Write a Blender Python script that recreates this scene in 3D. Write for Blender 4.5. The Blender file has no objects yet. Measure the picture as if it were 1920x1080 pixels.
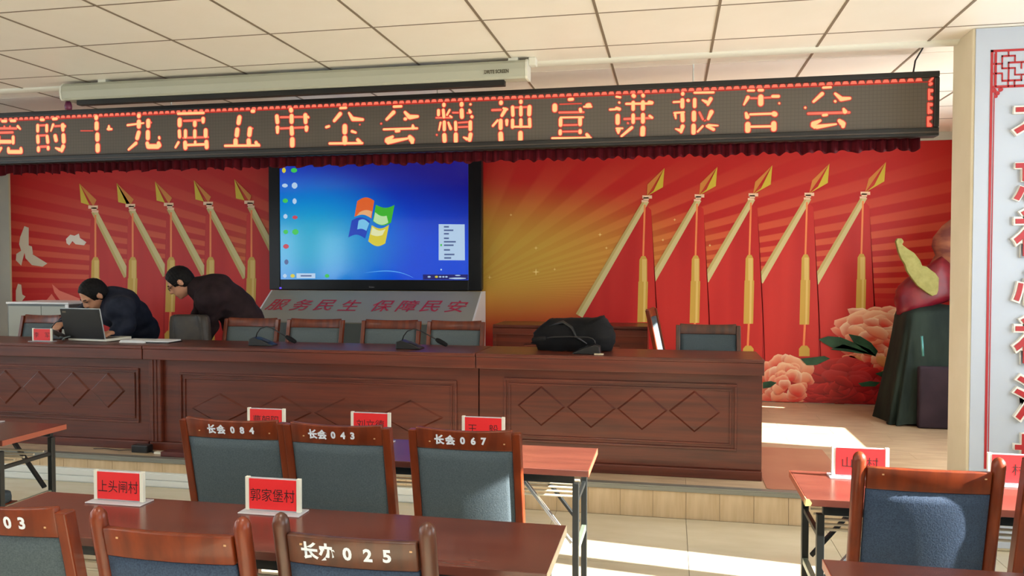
import bpy, bmesh, math, random
import numpy as np
from mathutils import Vector, Matrix, Euler

# ------------------------------------------------------------------ camera
SC = bpy.context.scene
COL = SC.collection
CAM_H = 1.55
YAW, PITCH, FPX = math.radians(11.4), math.radians(-1.58), 1475.0
cd = bpy.data.cameras.new('camera')
cd.sensor_width = 36.0
cd.lens = 36.0 * FPX / 1920.0
cd.clip_start = 0.05
cam = bpy.data.objects.new('camera', cd)
COL.objects.link(cam)
cam.location = (0, 0, CAM_H)
cam.rotation_euler = (math.radians(90) + PITCH, 0, YAW)
SC.camera = cam

# ------------------------------------------------------------------ exposure
SC.view_settings.view_transform = 'Standard'
SC.view_settings.look = 'None'
SC.view_settings.exposure = 0.0
SC.view_settings.gamma = 1.0
SC.view_settings.use_curve_mapping = False

# ------------------------------------------------------------------ world + sun
world = bpy.data.worlds.new('sky')
SC.world = world
world.use_nodes = True
wn = world.node_tree
wn.nodes['Background'].inputs['Color'].default_value = (0.80, 0.92, 1.0, 1)
wn.nodes['Background'].inputs['Strength'].default_value = 7.0

SUN_TAN, SUN_AZ = 0.52, 0.13          # elevation tangent, drift towards +y per metre of travel to -x
sd = bpy.data.lights.new('sun', 'SUN')
sd.energy = 48.0
sd.angle = math.radians(0.5)
sd.color = (1.0, 0.95, 0.86)
sun = bpy.data.objects.new('sun', sd)
COL.objects.link(sun)
sdir = Vector((-1, SUN_AZ, -SUN_TAN * math.hypot(1, SUN_AZ)))
sun.rotation_euler = sdir.to_track_quat('-Z', 'Y').to_euler()
sun.location = (8, 0, 6)

XR, XL, YB, YF = 2.70, -8.30, 8.19, -4.2     # right wall, left wall, back wall (stage), wall behind the camera
CZ = 2.83                                    # ceiling
ST = 0.197                                   # stage height
# windows in the side walls: (y0, y1, z0, z1)
WIN_R = [(-3.6, -2.0, 0.9, 2.4), (-1.6, 0.3, 0.9, 2.4), (2.08, 3.62, 0.88, 2.62), (3.70, 4.02, 0.88, 2.62), (5.97, 6.84, 0.86, 2.62), (7.55, 7.70, 1.05, 2.3)]
WIN_L = [(-3.4, -1.6, 0.9, 2.4), (-0.6, 1.4, 0.9, 2.4), (2.8, 4.4, 0.9, 2.4)]

def portal(name, loc, rot, sx, sy):
    l = bpy.data.lights.new(name, 'AREA'); l.shape = 'RECTANGLE'; l.size = sx; l.size_y = sy
    l.cycles.is_portal = True
    o = bpy.data.objects.new(name, l); COL.objects.link(o); o.location = loc; o.rotation_euler = rot
for (a, b, c, d) in WIN_R:
    portal('window_portal', (XR + 0.1, (a + b) / 2, (c + d) / 2), (0, math.radians(90), 0), d - c, b - a)
for (a, b, c, d) in WIN_L:
    portal('window_portal', (XL - 0.1, (a + b) / 2, (c + d) / 2), (0, math.radians(-90), 0), d - c, b - a)
# added fill: unseen glowing ceiling panels that brighten the surfaces facing the hall
CEIL_FILLS = [(-5.47, -0.48), (-3.07, -0.48), (-0.67, -0.48), (-5.47, 1.32), (-3.07, 1.32), (-0.67, 1.32)]
CEIL_FILL_POWER = 17.0
# fill lights added on the solid side walls to brighten the stage: (side, y0, y1, z0, z1, watts)
WALL_FILLS = [('r', 5.15, 5.90, 0.7, 2.0, 42), ('r', 4.10, 4.60, 0.9, 2.4, 10), ('l', 5.2, 6.8, 0.9, 2.4, 20)]
for (sd_, a, b, c, d, w_) in WALL_FILLS:
    l = bpy.data.lights.new('wall_fill_light', 'AREA'); l.shape = 'RECTANGLE'; l.size = d - c; l.size_y = b - a; l.energy = w_; l.color = (1.0, 0.98, 0.95)
    o = bpy.data.objects.new('wall_fill_light', l); COL.objects.link(o)
    o.location = (XR - 0.08 if sd_ == 'r' else XL + 0.08, (a + b) / 2, (c + d) / 2); o.rotation_euler = (0, math.radians(90 if sd_ == 'r' else -90), 0)

# ------------------------------------------------------------------ pixel -> world helpers (1920 x 1080 frame)
_f = Vector((-math.sin(YAW) * math.cos(PITCH), math.cos(YAW) * math.cos(PITCH), math.sin(PITCH)))
_r = _f.cross(Vector((0, 0, 1))).normalized()
_u = _r.cross(_f)
def ray(u, v):
    return _f + _r * ((u - 960) / FPX) - _u * ((v - 540) / FPX)
def at_y(u, v, y):
    d = ray(u, v); p = d * (y / d.y); return Vector((p.x, p.y, p.z + CAM_H))
def at_z(u, v, z):
    d = ray(u, v); p = d * ((z - CAM_H) / d.z); return Vector((p.x, p.y, z))
def at_x(u, v, x):
    d = ray(u, v); p = d * (x / d.x); return Vector((p.x, p.y, p.z + CAM_H))

# ------------------------------------------------------------------ materials
MATS = {}
def srgb(r, g, b):
    def c(x):
        x /= 255.0
        return x / 12.92 if x <= 0.04045 else ((x + 0.055) / 1.055) ** 2.4
    return (c(r), c(g), c(b), 1)
def mat(name, col, rough=0.5, metal=0.0, spec=0.5, emit=None, estr=0.0, coat=0.0, alpha=1.0):
    m = bpy.data.materials.new(name); m.use_nodes = True
    b = m.node_tree.nodes['Principled BSDF']
    b.inputs['Base Color'].default_value = col
    b.inputs['Roughness'].default_value = rough
    b.inputs['Metallic'].default_value = metal
    b.inputs['Specular IOR Level'].default_value = spec
    b.inputs['Coat Weight'].default_value = coat
    b.inputs['Alpha'].default_value = alpha
    if emit:
        b.inputs['Emission Color'].default_value = emit
        b.inputs['Emission Strength'].default_value = estr
    MATS[name] = m
    return m
def N(m, t, **kw):
    n = m.node_tree.nodes.new(t)
    for k, v in kw.items(): setattr(n, k, v)
    return n
def L(m, a, b): m.node_tree.links.new(a, b)
def bsdf(m): return m.node_tree.nodes['Principled BSDF']
def coords(m, scale=(1, 1, 1), kind='Object'):
    tc = N(m, 'ShaderNodeTexCoord'); mp = N(m, 'ShaderNodeMapping'); mp.inputs['Scale'].default_value = scale
    L(m, tc.outputs[kind], mp.inputs['Vector']); return mp.outputs['Vector']
def noise_mix(m, c0, c1, scale=(1, 1, 1), nscale=5, detail=4, lo=0.35, hi=0.65, kind='Object', bump=0.0):
    v = coords(m, scale, kind)
    n = N(m, 'ShaderNodeTexNoise'); n.inputs['Scale'].default_value = nscale; n.inputs['Detail'].default_value = detail
    L(m, v, n.inputs['Vector'])
    r = N(m, 'ShaderNodeValToRGB'); r.color_ramp.elements[0].position = lo; r.color_ramp.elements[1].position = hi
    r.color_ramp.elements[0].color = c0; r.color_ramp.elements[1].color = c1
    L(m, n.outputs['Fac'], r.inputs['Fac']); L(m, r.outputs['Color'], bsdf(m).inputs['Base Color'])
    if bump:
        bp = N(m, 'ShaderNodeBump'); bp.inputs['Strength'].default_value = bump; bp.inputs['Distance'].default_value = 0.002
        L(m, n.outputs['Fac'], bp.inputs['Height']); L(m, bp.outputs['Normal'], bsdf(m).inputs['Normal'])
    return m
def mathn(m, op, a, b=None, c=None):
    n = N(m, 'ShaderNodeMath', operation=op)
    for i, x in enumerate((a, b, c)):
        if x is None: continue
        if isinstance(x, (int, float)): n.inputs[i].default_value = x
        else: L(m, x, n.inputs[i])
    return n.outputs[0]
def mixc(m, f, a, b):
    n = N(m, 'ShaderNodeMix', data_type='RGBA')
    if isinstance(f, (int, float)): n.inputs[0].default_value = f
    else: L(m, f, n.inputs[0])
    for i, x in ((6, a), (7, b)):
        if isinstance(x, tuple): n.inputs[i].default_value = x
        else: L(m, x, n.inputs[i])
    return n.outputs[2]

desk_wood = noise_mix(mat('desk_wood', (0, 0, 0, 1), 0.38, coat=0.08), srgb(74, 29, 18), srgb(98, 40, 24), (0.7, 4, 14), 2.5, 5)
chair_wood = noise_mix(mat('chair_wood', (0, 0, 0, 1), 0.33, spec=0.35, coat=0.08), srgb(90, 34, 14), srgb(114, 46, 18), (6, 6, 1.2), 5, 4)
chair_wood_dark = noise_mix(mat('chair_wood_dark', (0, 0, 0, 1), 0.35, coat=0.12), srgb(62, 30, 18), srgb(84, 42, 24), (6, 6, 1.2), 5, 4)
fabric_grey = noise_mix(mat('fabric_grey', (0, 0, 0, 1), 0.85, spec=0.2), srgb(64, 76, 83), srgb(80, 92, 99), (1, 1, 1), 260, 2, 0.3, 0.7, bump=0.3)
fabric_stage = noise_mix(mat('fabric_stage_grey', (0, 0, 0, 1), 0.85, spec=0.2), srgb(88, 98, 102), srgb(100, 110, 114), (1, 1, 1), 260, 2, 0.3, 0.7)
fabric_navy = noise_mix(mat('fabric_navy', (0, 0, 0, 1), 0.8, spec=0.25), srgb(42, 56, 76), srgb(60, 76, 100), (1, 1, 1), 260, 2, 0.3, 0.7, bump=0.3)
table_lam = noise_mix(mat('table_laminate', (0, 0, 0, 1), 0.22, spec=0.5), srgb(88, 48, 40), srgb(102, 56, 46), (1, 5, 5), 3, 4)
table_edge = mat('table_edge', srgb(158, 82, 60), 0.4)
edge_cream = mat('edge_cream', srgb(214, 200, 170), 0.5)
black_metal = mat('black_metal', srgb(26, 30, 30), 0.4, 0.0)
grey_metal = mat('grey_green_metal', srgb(120, 132, 118), 0.35, 0.3)
chrome = mat('bright_metal', srgb(225, 228, 225), 0.25, 0.8)
wall_grey = noise_mix(mat('wall_paint', (0, 0, 0, 1), 0.9, spec=0.2), srgb(196, 200, 198), srgb(204, 208, 204), nscale=3)
wall_cream = noise_mix(mat('pillar_paint', (0, 0, 0, 1), 0.85, spec=0.2), srgb(222, 212, 186), srgb(228, 218, 194), nscale=4)
tile_ceiling = noise_mix(mat('ceiling_tile', (0, 0, 0, 1), 0.38, spec=0.35), srgb(240, 234, 222), srgb(244, 239, 229), nscale=2)
tile_grid = mat('ceiling_grid', srgb(128, 114, 96), 0.5)
white_plastic = mat('white_plastic', srgb(222, 222, 210), 0.45)
case_paint = mat('screen_case_paint', srgb(178, 180, 164), 0.45)
trunk_white = mat('trunking_white', srgb(214, 218, 216), 0.4)
black_plastic = mat('black_plastic', srgb(22, 22, 24), 0.4)
black_gloss = mat('black_gloss', srgb(12, 13, 18), 0.3, spec=0.25)
slot_black = mat('slot_black', srgb(16, 14, 12), 0.6)
paint_white = mat('stencil_paint', srgb(205, 215, 228), 0.6)
card_red = mat('card_red', srgb(226, 40, 44), 0.5)
ink = mat('ink', srgb(36, 14, 14), 0.6)
red_film = mat('red_film', srgb(178, 32, 44), 0.5)
red_paint = mat('sign_red', srgb(172, 30, 36), 0.45)
board_white = mat('board_white', srgb(182, 190, 203), 0.35)
foam_white = mat('letter_rim', srgb(232, 230, 222), 0.6)
foam_side = mat('letter_side', srgb(190, 186, 176), 0.7)
kiosk_grey = mat('kiosk_grey', srgb(150, 152, 142), 0.35, 0.1)
kiosk_front = mat('kiosk_front_grey', srgb(84, 92, 92), 0.35)
kiosk_white = mat('kiosk_white', srgb(225, 228, 232), 0.4)
nosing = mat('stair_nosing', srgb(128, 128, 120), 0.4, 0.3)
skin = mat('skin', srgb(196, 142, 112), 0.55)
hair_m = noise_mix(mat('black_hair', (0, 0, 0, 1), 0.7, spec=0.2), srgb(10, 9, 10), srgb(24, 22, 22), (1, 1, 1), 60, 3)
jacket_navy = noise_mix(mat('jacket_navy', (0, 0, 0, 1), 0.8, spec=0.2), srgb(28, 33, 48), srgb(38, 44, 60), nscale=20)
jacket_maroon = noise_mix(mat('jacket_maroon_black', (0, 0, 0, 1), 0.85, spec=0.2), srgb(32, 22, 25), srgb(46, 34, 38), nscale=12)
cloth_black = noise_mix(mat('cloth_black', (0, 0, 0, 1), 0.85, spec=0.2), srgb(14, 14, 16), srgb(26, 26, 28), nscale=10)
trouser_black = mat('trouser_black', srgb(16, 17, 20), 0.85)
drape_green = noise_mix(mat('drape_dark_green', (0, 0, 0, 1), 0.8, spec=0.2), srgb(24, 34, 32), srgb(40, 52, 46), (1, 1, 0.3), 8)
drape_dark = noise_mix(mat('drape_plum', (0, 0, 0, 1), 0.85, spec=0.2), srgb(44, 34, 42), srgb(56, 44, 52), nscale=4)
maroon_satin = noise_mix(mat('maroon_satin', (0, 0, 0, 1), 0.4), srgb(100, 10, 30), srgb(126, 20, 36), nscale=8)
gourd_brown = noise_mix(mat('brown_pottery', (0, 0, 0, 1), 0.6), srgb(120, 62, 58), srgb(176, 112, 84), (1, 1, 3), 5)
foam_yellow = noise_mix(mat('foam_olive_yellow', (0, 0, 0, 1), 0.7), srgb(126, 120, 58), srgb(142, 136, 74), nscale=25)
glass_mat = mat('lens_glass', (0.9, 0.95, 1, 1), 0.05, alpha=0.15)
valance = noise_mix(mat('valance_red', (0, 0, 0, 1), 0.85, spec=0.1), srgb(56, 8, 16), srgb(84, 14, 24), (30, 1, 1), 3)
curtain_m = mat('curtain_white', srgb(226, 224, 206), 0.8)
olive_leather = noise_mix(mat('dark_olive_leather', (0, 0, 0, 1), 0.5), srgb(44, 38, 34), srgb(60, 52, 44), nscale=10)
orange_wood = mat('orange_wood', srgb(196, 104, 46), 0.35)
mat_red = noise_mix(mat('red_mat', (0, 0, 0, 1), 0.4), srgb(160, 106, 86), srgb(180, 130, 104), nscale=1.5)
board_dark_red = mat('dark_red_board', srgb(84, 30, 28), 0.4)
paper = mat('paper', srgb(222, 224, 226), 0.6)
teal_metal = mat('teal_strip', srgb(78, 140, 140), 0.3, 0.3)
outdoor_frame = mat('window_frame_white', srgb(225, 225, 220), 0.5)

# acrylic: mostly see-through with bright edges
acrylic = bpy.data.materials.new('acrylic'); acrylic.use_nodes = True
_n = acrylic.node_tree; _b = _n.nodes['Principled BSDF']
_b.inputs['Base Color'].default_value = srgb(232, 236, 244); _b.inputs['Roughness'].default_value = 0.15; _b.inputs['Alpha'].default_value = 0.45
# window glass: transparent with a weak reflection
pane_glass = bpy.data.materials.new('window_glass'); pane_glass.use_nodes = True
nt = pane_glass.node_tree; nt.nodes.clear()
o_ = nt.nodes.new('ShaderNodeOutputMaterial'); t_ = nt.nodes.new('ShaderNodeBsdfTransparent'); g_ = nt.nodes.new('ShaderNodeBsdfGlossy'); x_ = nt.nodes.new('ShaderNodeMixShader')
g_.inputs['Roughness'].default_value = 0.02; x_.inputs[0].default_value = 0.06
nt.links.new(t_.outputs[0], x_.inputs[1]); nt.links.new(g_.outputs[0], x_.inputs[2]); nt.links.new(x_.outputs[0], o_.inputs[0])

# floors
floor_m = noise_mix(mat('floor_tile', (0, 0, 0, 1), 0.22, spec=0.45), srgb(196, 184, 158), srgb(206, 196, 172), (1, 3, 1), 2.2, 6)
stage_m = noise_mix(mat('stage_laminate', (0, 0, 0, 1), 0.3, spec=0.45), srgb(176, 150, 122), srgb(196, 174, 144), (1.2, 7, 1), 3, 6, kind='Object')
riser_m = noise_mix(mat('riser_laminate', (0, 0, 0, 1), 0.45), srgb(188, 162, 126), srgb(204, 180, 146), (9, 1, 1), 3, 4)

# LED panel face
led_panel = mat('led_panel', srgb(70, 64, 58), 0.6)
m = led_panel
v = coords(m, (1, 1, 1)); s = N(m, 'ShaderNodeSeparateXYZ'); L(m, v, s.inputs[0])
def grid_line(m, x, period, w):
    f = mathn(m, 'FRACT', mathn(m, 'DIVIDE', x, period)); return mathn(m, 'LESS_THAN', f, w)
gx = grid_line(m, s.outputs[0], 0.0225, 0.12); gz = grid_line(m, s.outputs[2], 0.0225, 0.12)
L(m, mixc(m, mathn(m, 'MAXIMUM', gx, gz), srgb(96, 88, 80), srgb(84, 77, 70)), bsdf(m).inputs['Base Color'])
led_core = mat('led_core', (0, 0, 0, 1), 0.6, emit=srgb(255, 196, 128), estr=1.15)
led_mid = mat('led_mid', (0, 0, 0, 1), 0.6, emit=srgb(255, 118, 92), estr=1.05)
led_rim = mat('led_rim', (0, 0, 0, 1), 0.6, emit=srgb(205, 40, 30), estr=0.8)

# mural background print
mural_m = mat('mural_print', (1, 0, 0, 1), 0.45, spec=0.3)
m = mural_m
v = coords(m); s = N(m, 'ShaderNodeSeparateXYZ'); L(m, v, s.inputs[0])
MC = at_y(865, 545, YB)
dx = mathn(m, 'SUBTRACT', s.outputs[0], MC.x); dz = mathn(m, 'SUBTRACT', s.outputs[2], MC.z)
ang = mathn(m, 'ARCTAN2', dz, mathn(m, 'DIVIDE', mathn(m, 'ABSOLUTE', dx), 4.5))
ph = mathn(m, 'SINE', mathn(m, 'MULTIPLY', ang, 2 * math.pi / 0.105))
rayf = N(m, 'ShaderNodeMapRange'); rayf.inputs[1].default_value = -0.25; rayf.inputs[2].default_value = 0.25; L(m, ph, rayf.inputs[0])
r2 = mathn(m, 'SQRT', mathn(m, 'ADD', mathn(m, 'POWER', mathn(m, 'DIVIDE', dx, 2.75), 2), mathn(m, 'POWER', mathn(m, 'DIVIDE', mathn(m, 'SUBTRACT', dz, 0.33), 0.78), 2)))
glow = N(m, 'ShaderNodeMapRange'); glow.interpolation_type = 'SMOOTHSTEP'; glow.inputs[1].default_value = 1.15; glow.inputs[2].default_value = 0.25; L(m, r2, glow.inputs[0])
ringf = N(m, 'ShaderNodeMapRange'); ringf.interpolation_type = 'SMOOTHSTEP'; ringf.inputs[1].default_value = 3.0; ringf.inputs[2].default_value = 0.6; L(m, r2, ringf.inputs[0])
red0 = srgb(184, 32, 32)
ray_c = mixc(m, glow.outputs[0], mixc(m, ringf.outputs[0], srgb(196, 66, 56), srgb(212, 92, 58)), srgb(208, 172, 70))
base_c = mixc(m, glow.outputs[0], red0, srgb(204, 160, 62))
up = N(m, 'ShaderNodeMapRange'); up.inputs[1].default_value = 1.40; up.inputs[2].default_value = 0.5; L(m, dz, up.inputs[0])
dn = N(m, 'ShaderNodeMapRange'); dn.inputs[1].default_value = -0.10; dn.inputs[2].default_value = 0.10; L(m, dz, dn.inputs[0])
rf = mathn(m, 'MULTIPLY', mathn(m, 'MULTIPLY', rayf.outputs[0], up.outputs[0]), dn.outputs[0])
rf = mathn(m, 'MULTIPLY', rf, mathn(m, 'SUBTRACT', 1.0, mathn(m, 'MULTIPLY', glow.outputs[0], 0.45)))
L(m, mixc(m, rf, base_c, ray_c), bsdf(m).inputs['Base Color'])
# prints over the mural
def pr(name, c, r=0.45): return mat(name, c, r, spec=0.3)
p_flag = noise_mix(pr('print_flag_red', red0), srgb(184, 34, 36), srgb(200, 48, 44), (3, 1, 0.3), 1.3, 2)
p_flag_dark = pr('print_flag_fold', srgb(168, 22, 28))
p_pole = pr('print_pole', srgb(206, 196, 142)); p_pole_dk = pr('print_pole_shade', srgb(190, 172, 110))
p_gold = pr('print_gold', srgb(206, 186, 62)); p_gold_dk = pr('print_gold_orange', srgb(204, 134, 62))
p_socket = pr('print_socket', srgb(240, 206, 176))
p_cord = pr('print_cord', srgb(236, 140, 84)); p_tassel = pr('print_tassel', srgb(200, 164, 74)); p_tassel_l = pr('print_tassel_light', srgb(218, 190, 112))
p_dove = pr('print_dove', srgb(206, 196, 176)); p_dove_l = pr('print_dove_light', srgb(222, 216, 206)); p_pink = pr('print_pink', srgb(226, 120, 104))
p_star = pr('print_star', srgb(246, 226, 150))
def vcol_mat(name, rough=0.32):
    m = mat(name, (1, 1, 1, 1), rough, spec=0.4)
    a = N(m, 'ShaderNodeVertexColor'); a.layer_name = 'Col'; L(m, a.outputs['Color'], bsdf(m).inputs['Base Color']); return m
p_petal = vcol_mat('print_petals')
p_leaf = noise_mix(pr('print_leaf', (0, 0, 0, 1)), srgb(22, 56, 40), srgb(48, 92, 66), nscale=6)

# desktop picture on the monitor
scr = bpy.data.materials.new('monitor_picture'); scr.use_nodes = True; MATS['monitor_picture'] = scr
m = scr; b = bsdf(m); b.inputs['Base Color'].default_value = (0.01, 0.01, 0.02, 1); b.inputs['Roughness'].default_value = 0.12
SX0, SX1, SZ0, SZ1 = -4.324, -2.137, 1.404, 2.80
v = coords(m); s = N(m, 'ShaderNodeSeparateXYZ'); L(m, v, s.inputs[0])
sx = mathn(m, 'DIVIDE', mathn(m, 'SUBTRACT', s.outputs[0], SX0), SX1 - SX0); sz = mathn(m, 'DIVIDE', mathn(m, 'SUBTRACT', s.outputs[2], SZ0), SZ1 - SZ0)
cy = N(m, 'ShaderNodeMapRange'); cy.interpolation_type = 'SMOOTHSTEP'; cy.inputs[1].default_value = 0.62; cy.inputs[2].default_value = 0.05
L(m, mathn(m, 'SQRT', mathn(m, 'ADD', mathn(m, 'POWER', mathn(m, 'SUBTRACT', sx, 0.18), 2), mathn(m, 'POWER', mathn(m, 'SUBTRACT', sz, 0.30), 2))), cy.inputs[0])
tp = N(m, 'ShaderNodeMapRange'); tp.interpolation_type = 'SMOOTHSTEP'; tp.inputs[1].default_value = 0.45; tp.inputs[2].default_value = 0.95; L(m, mathn(m, 'ADD', mathn(m, 'MULTIPLY', sz, 0.75), mathn(m, 'MULTIPLY', sx, 0.35)), tp.inputs[0])
c_ = mixc(m, tp.outputs[0], srgb(0, 72, 222), srgb(14, 6, 128)); c_ = mixc(m, cy.outputs[0], c_, srgb(0, 168, 212))
L(m, c_, b.inputs['Emission Color']); b.inputs['Emission Strength'].default_value = 0.85
def em(name, c, s_=0.85): return mat(name, (0, 0, 0, 1), 0.3, emit=c, estr=s_)

# ------------------------------------------------------------------ object helpers
def tag(o, label=None, cat=None, group=None, kind=None):
    if label: o['label'] = label
    if cat: o['category'] = cat
    if group: o['group'] = group
    if kind: o['kind'] = kind
    return o
def empty(name, loc=(0, 0, 0), rz=0.0, label=None, cat=None, group=None):
    o = bpy.data.objects.new(name, None); COL.objects.link(o)
    o.location = loc; o.rotation_euler = (0, 0, rz); o.empty_display_size = 0.1
    return tag(o, label, cat, group)
def link(name, me, parent=None, m=None):
    o = bpy.data.objects.new(name, me); COL.objects.link(o)
    if parent is not None: o.parent = parent
    if m is not None:
        if len(me.materials) == 0:
            for x in (m if isinstance(m, (list, tuple)) else [m]): me.materials.append(x)
    return o
def copy_tree(o, loc=None, rz=None, parent=None):
    c = o.copy(); COL.objects.link(c)
    if parent is not None: c.parent = parent
    if loc is not None: c.location = loc
    if rz is not None: c.rotation_euler = (0, 0, rz)
    for ch in list(o.children): copy_tree(ch, parent=c)
    return c
class MB:
    def __init__(s): s.v = []; s.f = []; s.mi = []
    def add(s, vs, fs, mi=0):
        k = len(s.v); s.v += [tuple(x) for x in vs]; s.f += [tuple(i + k for i in f) for f in fs]; s.mi += [mi] * len(fs); return s
    def box(s, x0, x1, y0, y1, z0, z1, mi=0, M=None):
        vs = [Vector((x, y, z)) for z in (z0, z1) for (x, y) in ((x0, y0), (x1, y0), (x1, y1), (x0, y1))]
        if M is not None: vs = [M @ q for q in vs]
        return s.add(vs, [(3, 2, 1, 0), (4, 5, 6, 7), (0, 1, 5, 4), (1, 2, 6, 5), (2, 3, 7, 6), (3, 0, 4, 7)], mi)
    def bar(s, p0, p1, w, h=None, mi=0, up=Vector((0, 0, 1))):
        p0 = Vector(p0); p1 = Vector(p1); h = h or w; d = (p1 - p0).normalized()
        a = d.cross(up)
        if a.length < 1e-4: a = d.cross(Vector((0, 1, 0)))
        a.normalize(); c = a.cross(d)
        vs = [p + a * (i * w / 2) + c * (j * h / 2) for p in (p0, p1) for (i, j) in ((-1, -1), (1, -1), (1, 1), (-1, 1))]
        return s.add(vs, [(0, 1, 2, 3), (7, 6, 5, 4), (0, 4, 5, 1), (1, 5, 6, 2), (2, 6, 7, 3), (3, 7, 4, 0)], mi)
    def tube(s, pts, r, seg=10, mi=0, cap=True):
        pts = [Vector(p) for p in pts]; n = len(pts); rs = r if isinstance(r, (list, tuple)) else [r] * n
        vs = []; prev = None
        for i, p in enumerate(pts):
            d = (pts[min(i + 1, n - 1)] - pts[max(i - 1, 0)]).normalized()
            a = d.orthogonal().normalized() if prev is None else (prev - d * prev.dot(d)).normalized()
            prev = a; c = d.cross(a)
            for k in range(seg):
                t = 2 * math.pi * k / seg; vs.append(p + (a * math.cos(t) + c * math.sin(t)) * rs[i])
        fs = [(i * seg + k, i * seg + (k + 1) % seg, (i + 1) * seg + (k + 1) % seg, (i + 1) * seg + k) for i in range(n - 1) for k in range(seg)]
        if cap: fs += [tuple(range(seg))[::-1], tuple((n - 1) * seg + k for k in range(seg))]
        return s.add(vs, fs, mi)
    def lathe(s, prof, c=(0, 0, 0), seg=20, mi=0):
        return s.tube([(c[0], c[1], c[2] + z) for (_, z) in prof], [r for (r, _) in prof], seg, mi)
    def prism(s, pts, ax, d0, d1, mi=0):
        """polygon pts (a,b) in the plane normal to ax, extruded from d0 to d1. ax 'y': (x,z)"""
        def q(a, b, d):
            return (a, d, b) if ax == 'y' else ((d, a, b) if ax == 'x' else (a, b, d))
        n = len(pts); vs = [q(a, b, d0) for a, b in pts] + [q(a, b, d1) for a, b in pts]
        return s.add(vs, [tuple(range(n)), tuple(range(n, 2 * n))[::-1]] + [(i, i + n, (i + 1) % n + n, (i + 1) % n) for i in range(n)], mi)
    def mesh(s, name, smooth=False):
        me = bpy.data.meshes.new(name); me.from_pydata(s.v, [], s.f); me.update()
        for p, i in zip(me.polygons, s.mi): p.material_index = i
        bm = bmesh.new(); bm.from_mesh(me); bmesh.ops.recalc_face_normals(bm, faces=bm.faces); bm.to_mesh(me); bm.free()
        if smooth: me.shade_smooth()
        return me
    def build(s, name, m, parent=None, smooth=False, bevel=0.0, seg=2):
        o = link(name, s.mesh(name, smooth), parent, m)
        if bevel:
            b = o.modifiers.new('bevel', 'BEVEL'); b.width = bevel; b.segments = seg; b.limit_method = 'ANGLE'; b.angle_limit = math.radians(40)
        return o
def grid_mesh(name, fn, nu, nv, closed_u=False):
    vs = [fn(i / nu, j / nv) for j in range(nv + 1) for i in range(nu + (0 if closed_u else 1))]
    w = nu if closed_u else nu + 1
    fs = [(j * w + i, j * w + (i + 1) % w, (j + 1) * w + (i + 1) % w, (j + 1) * w + i) for j in range(nv) for i in range(nu)]
    me = bpy.data.meshes.new(name); me.from_pydata([tuple(v) for v in vs], [], fs); me.update(); me.shade_smooth(); return me

def text_mesh(s, size=1.0, bold=0.0, shear=0.0, extrude=0.0, **kw):
    # emboldening can swallow strokes: step back until the filled area still grows
    def area(b):
        me, a = text_mesh_raw(s, size=size, bold=b, shear=shear, **kw); v = sum(p.area for p in me.polygons); bpy.data.meshes.remove(me); return v
    b = bold
    while b > 1e-5 and area(b) < area(b * 0.6) * 1.01: b *= 0.6
    return text_mesh_raw(s, size=size, bold=b, shear=shear, extrude=extrude, **kw)
def text_mesh_raw(s, size=1.0, bold=0.0, shear=0.0, extrude=0.0, spacing=1.0, width=1.0, res=3):
    c = bpy.data.curves.new('lettering', 'FONT'); c.body = s; c.size = size; c.offset = bold; c.shear = shear; c.extrude = extrude
    c.space_character = spacing; c.align_x = 'CENTER'; c.align_y = 'CENTER'; c.resolution_u = res
    o = bpy.data.objects.new('lettering', c); COL.objects.link(o)
    me = bpy.data.meshes.new_from_object(o.evaluated_get(bpy.context.evaluated_depsgraph_get()))
    bpy.data.objects.remove(o); bpy.data.curves.remove(c)
    n = len(me.vertices); a = np.zeros(n * 3); me.vertices.foreach_get('co', a); a = a.reshape(-1, 3)
    if n:
        a[:, 0] -= (a[:, 0].min() + a[:, 0].max()) / 2; a[:, 1] -= (a[:, 1].min() + a[:, 1].max()) / 2
        a[:, 0] *= width
    return me, a
def place_text(name, s, M, parent, m, bend=None, **kw):
    """text in its own XY plane, moved by matrix M (into the parent's space)"""
    me, a = text_mesh(s, **kw)
    out = []
    for x, y, z in a:
        p = M @ Vector((x, y, z))
        if bend: p = bend(p)
        out.append(p)
    flat = np.array([c for p in out for c in p]); me.vertices.foreach_set('co', flat); me.update()
    return link(name, me, parent, m)
# text facing -y (towards the audience side camera): local x -> +x, local y -> +z
FACE_FRONT = Matrix(((1, 0, 0, 0), (0, 0, -1, 0), (0, 1, 0, 0), (0, 0, 0, 1)))

# ------------------------------------------------------------------ room shell
def wall_with_holes(name, x0, x1, ya, yb, za, zb, holes, m):
    """wall normal to x, thickness x0..x1, rectangular holes (y0,y1,z0,z1)"""
    mb = MB(); hs = sorted(holes); y = ya
    for (a, b, c, d) in hs:
        if a > y: mb.box(x0, x1, y, a, za, zb)
        mb.box(x0, x1, a, b, za, c); mb.box(x0, x1, a, b, d, zb); y = b
    if y < yb: mb.box(x0, x1, y, yb, za, zb)
    return tag(mb.build(name, m), kind='structure')
wall_with_holes('wall_right', XR, XR + 0.2, YF, YB + 0.15, 0, CZ + 0.2, WIN_R, wall_cream)
wall_with_holes('wall_left', XL - 0.2, XL, YF, YB + 0.15, 0, CZ + 0.2, WIN_L, wall_grey)
tag(MB().box(XL, XR, YB, YB + 0.15, 0, CZ + 0.2).build('wall_back', wall_grey), kind='structure')
tag(MB().box(XL - 0.2, XR + 0.2, YF - 0.15, YF, 0, CZ + 0.2).build('wall_front', wall_grey), kind='structure')
k = 0
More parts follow.
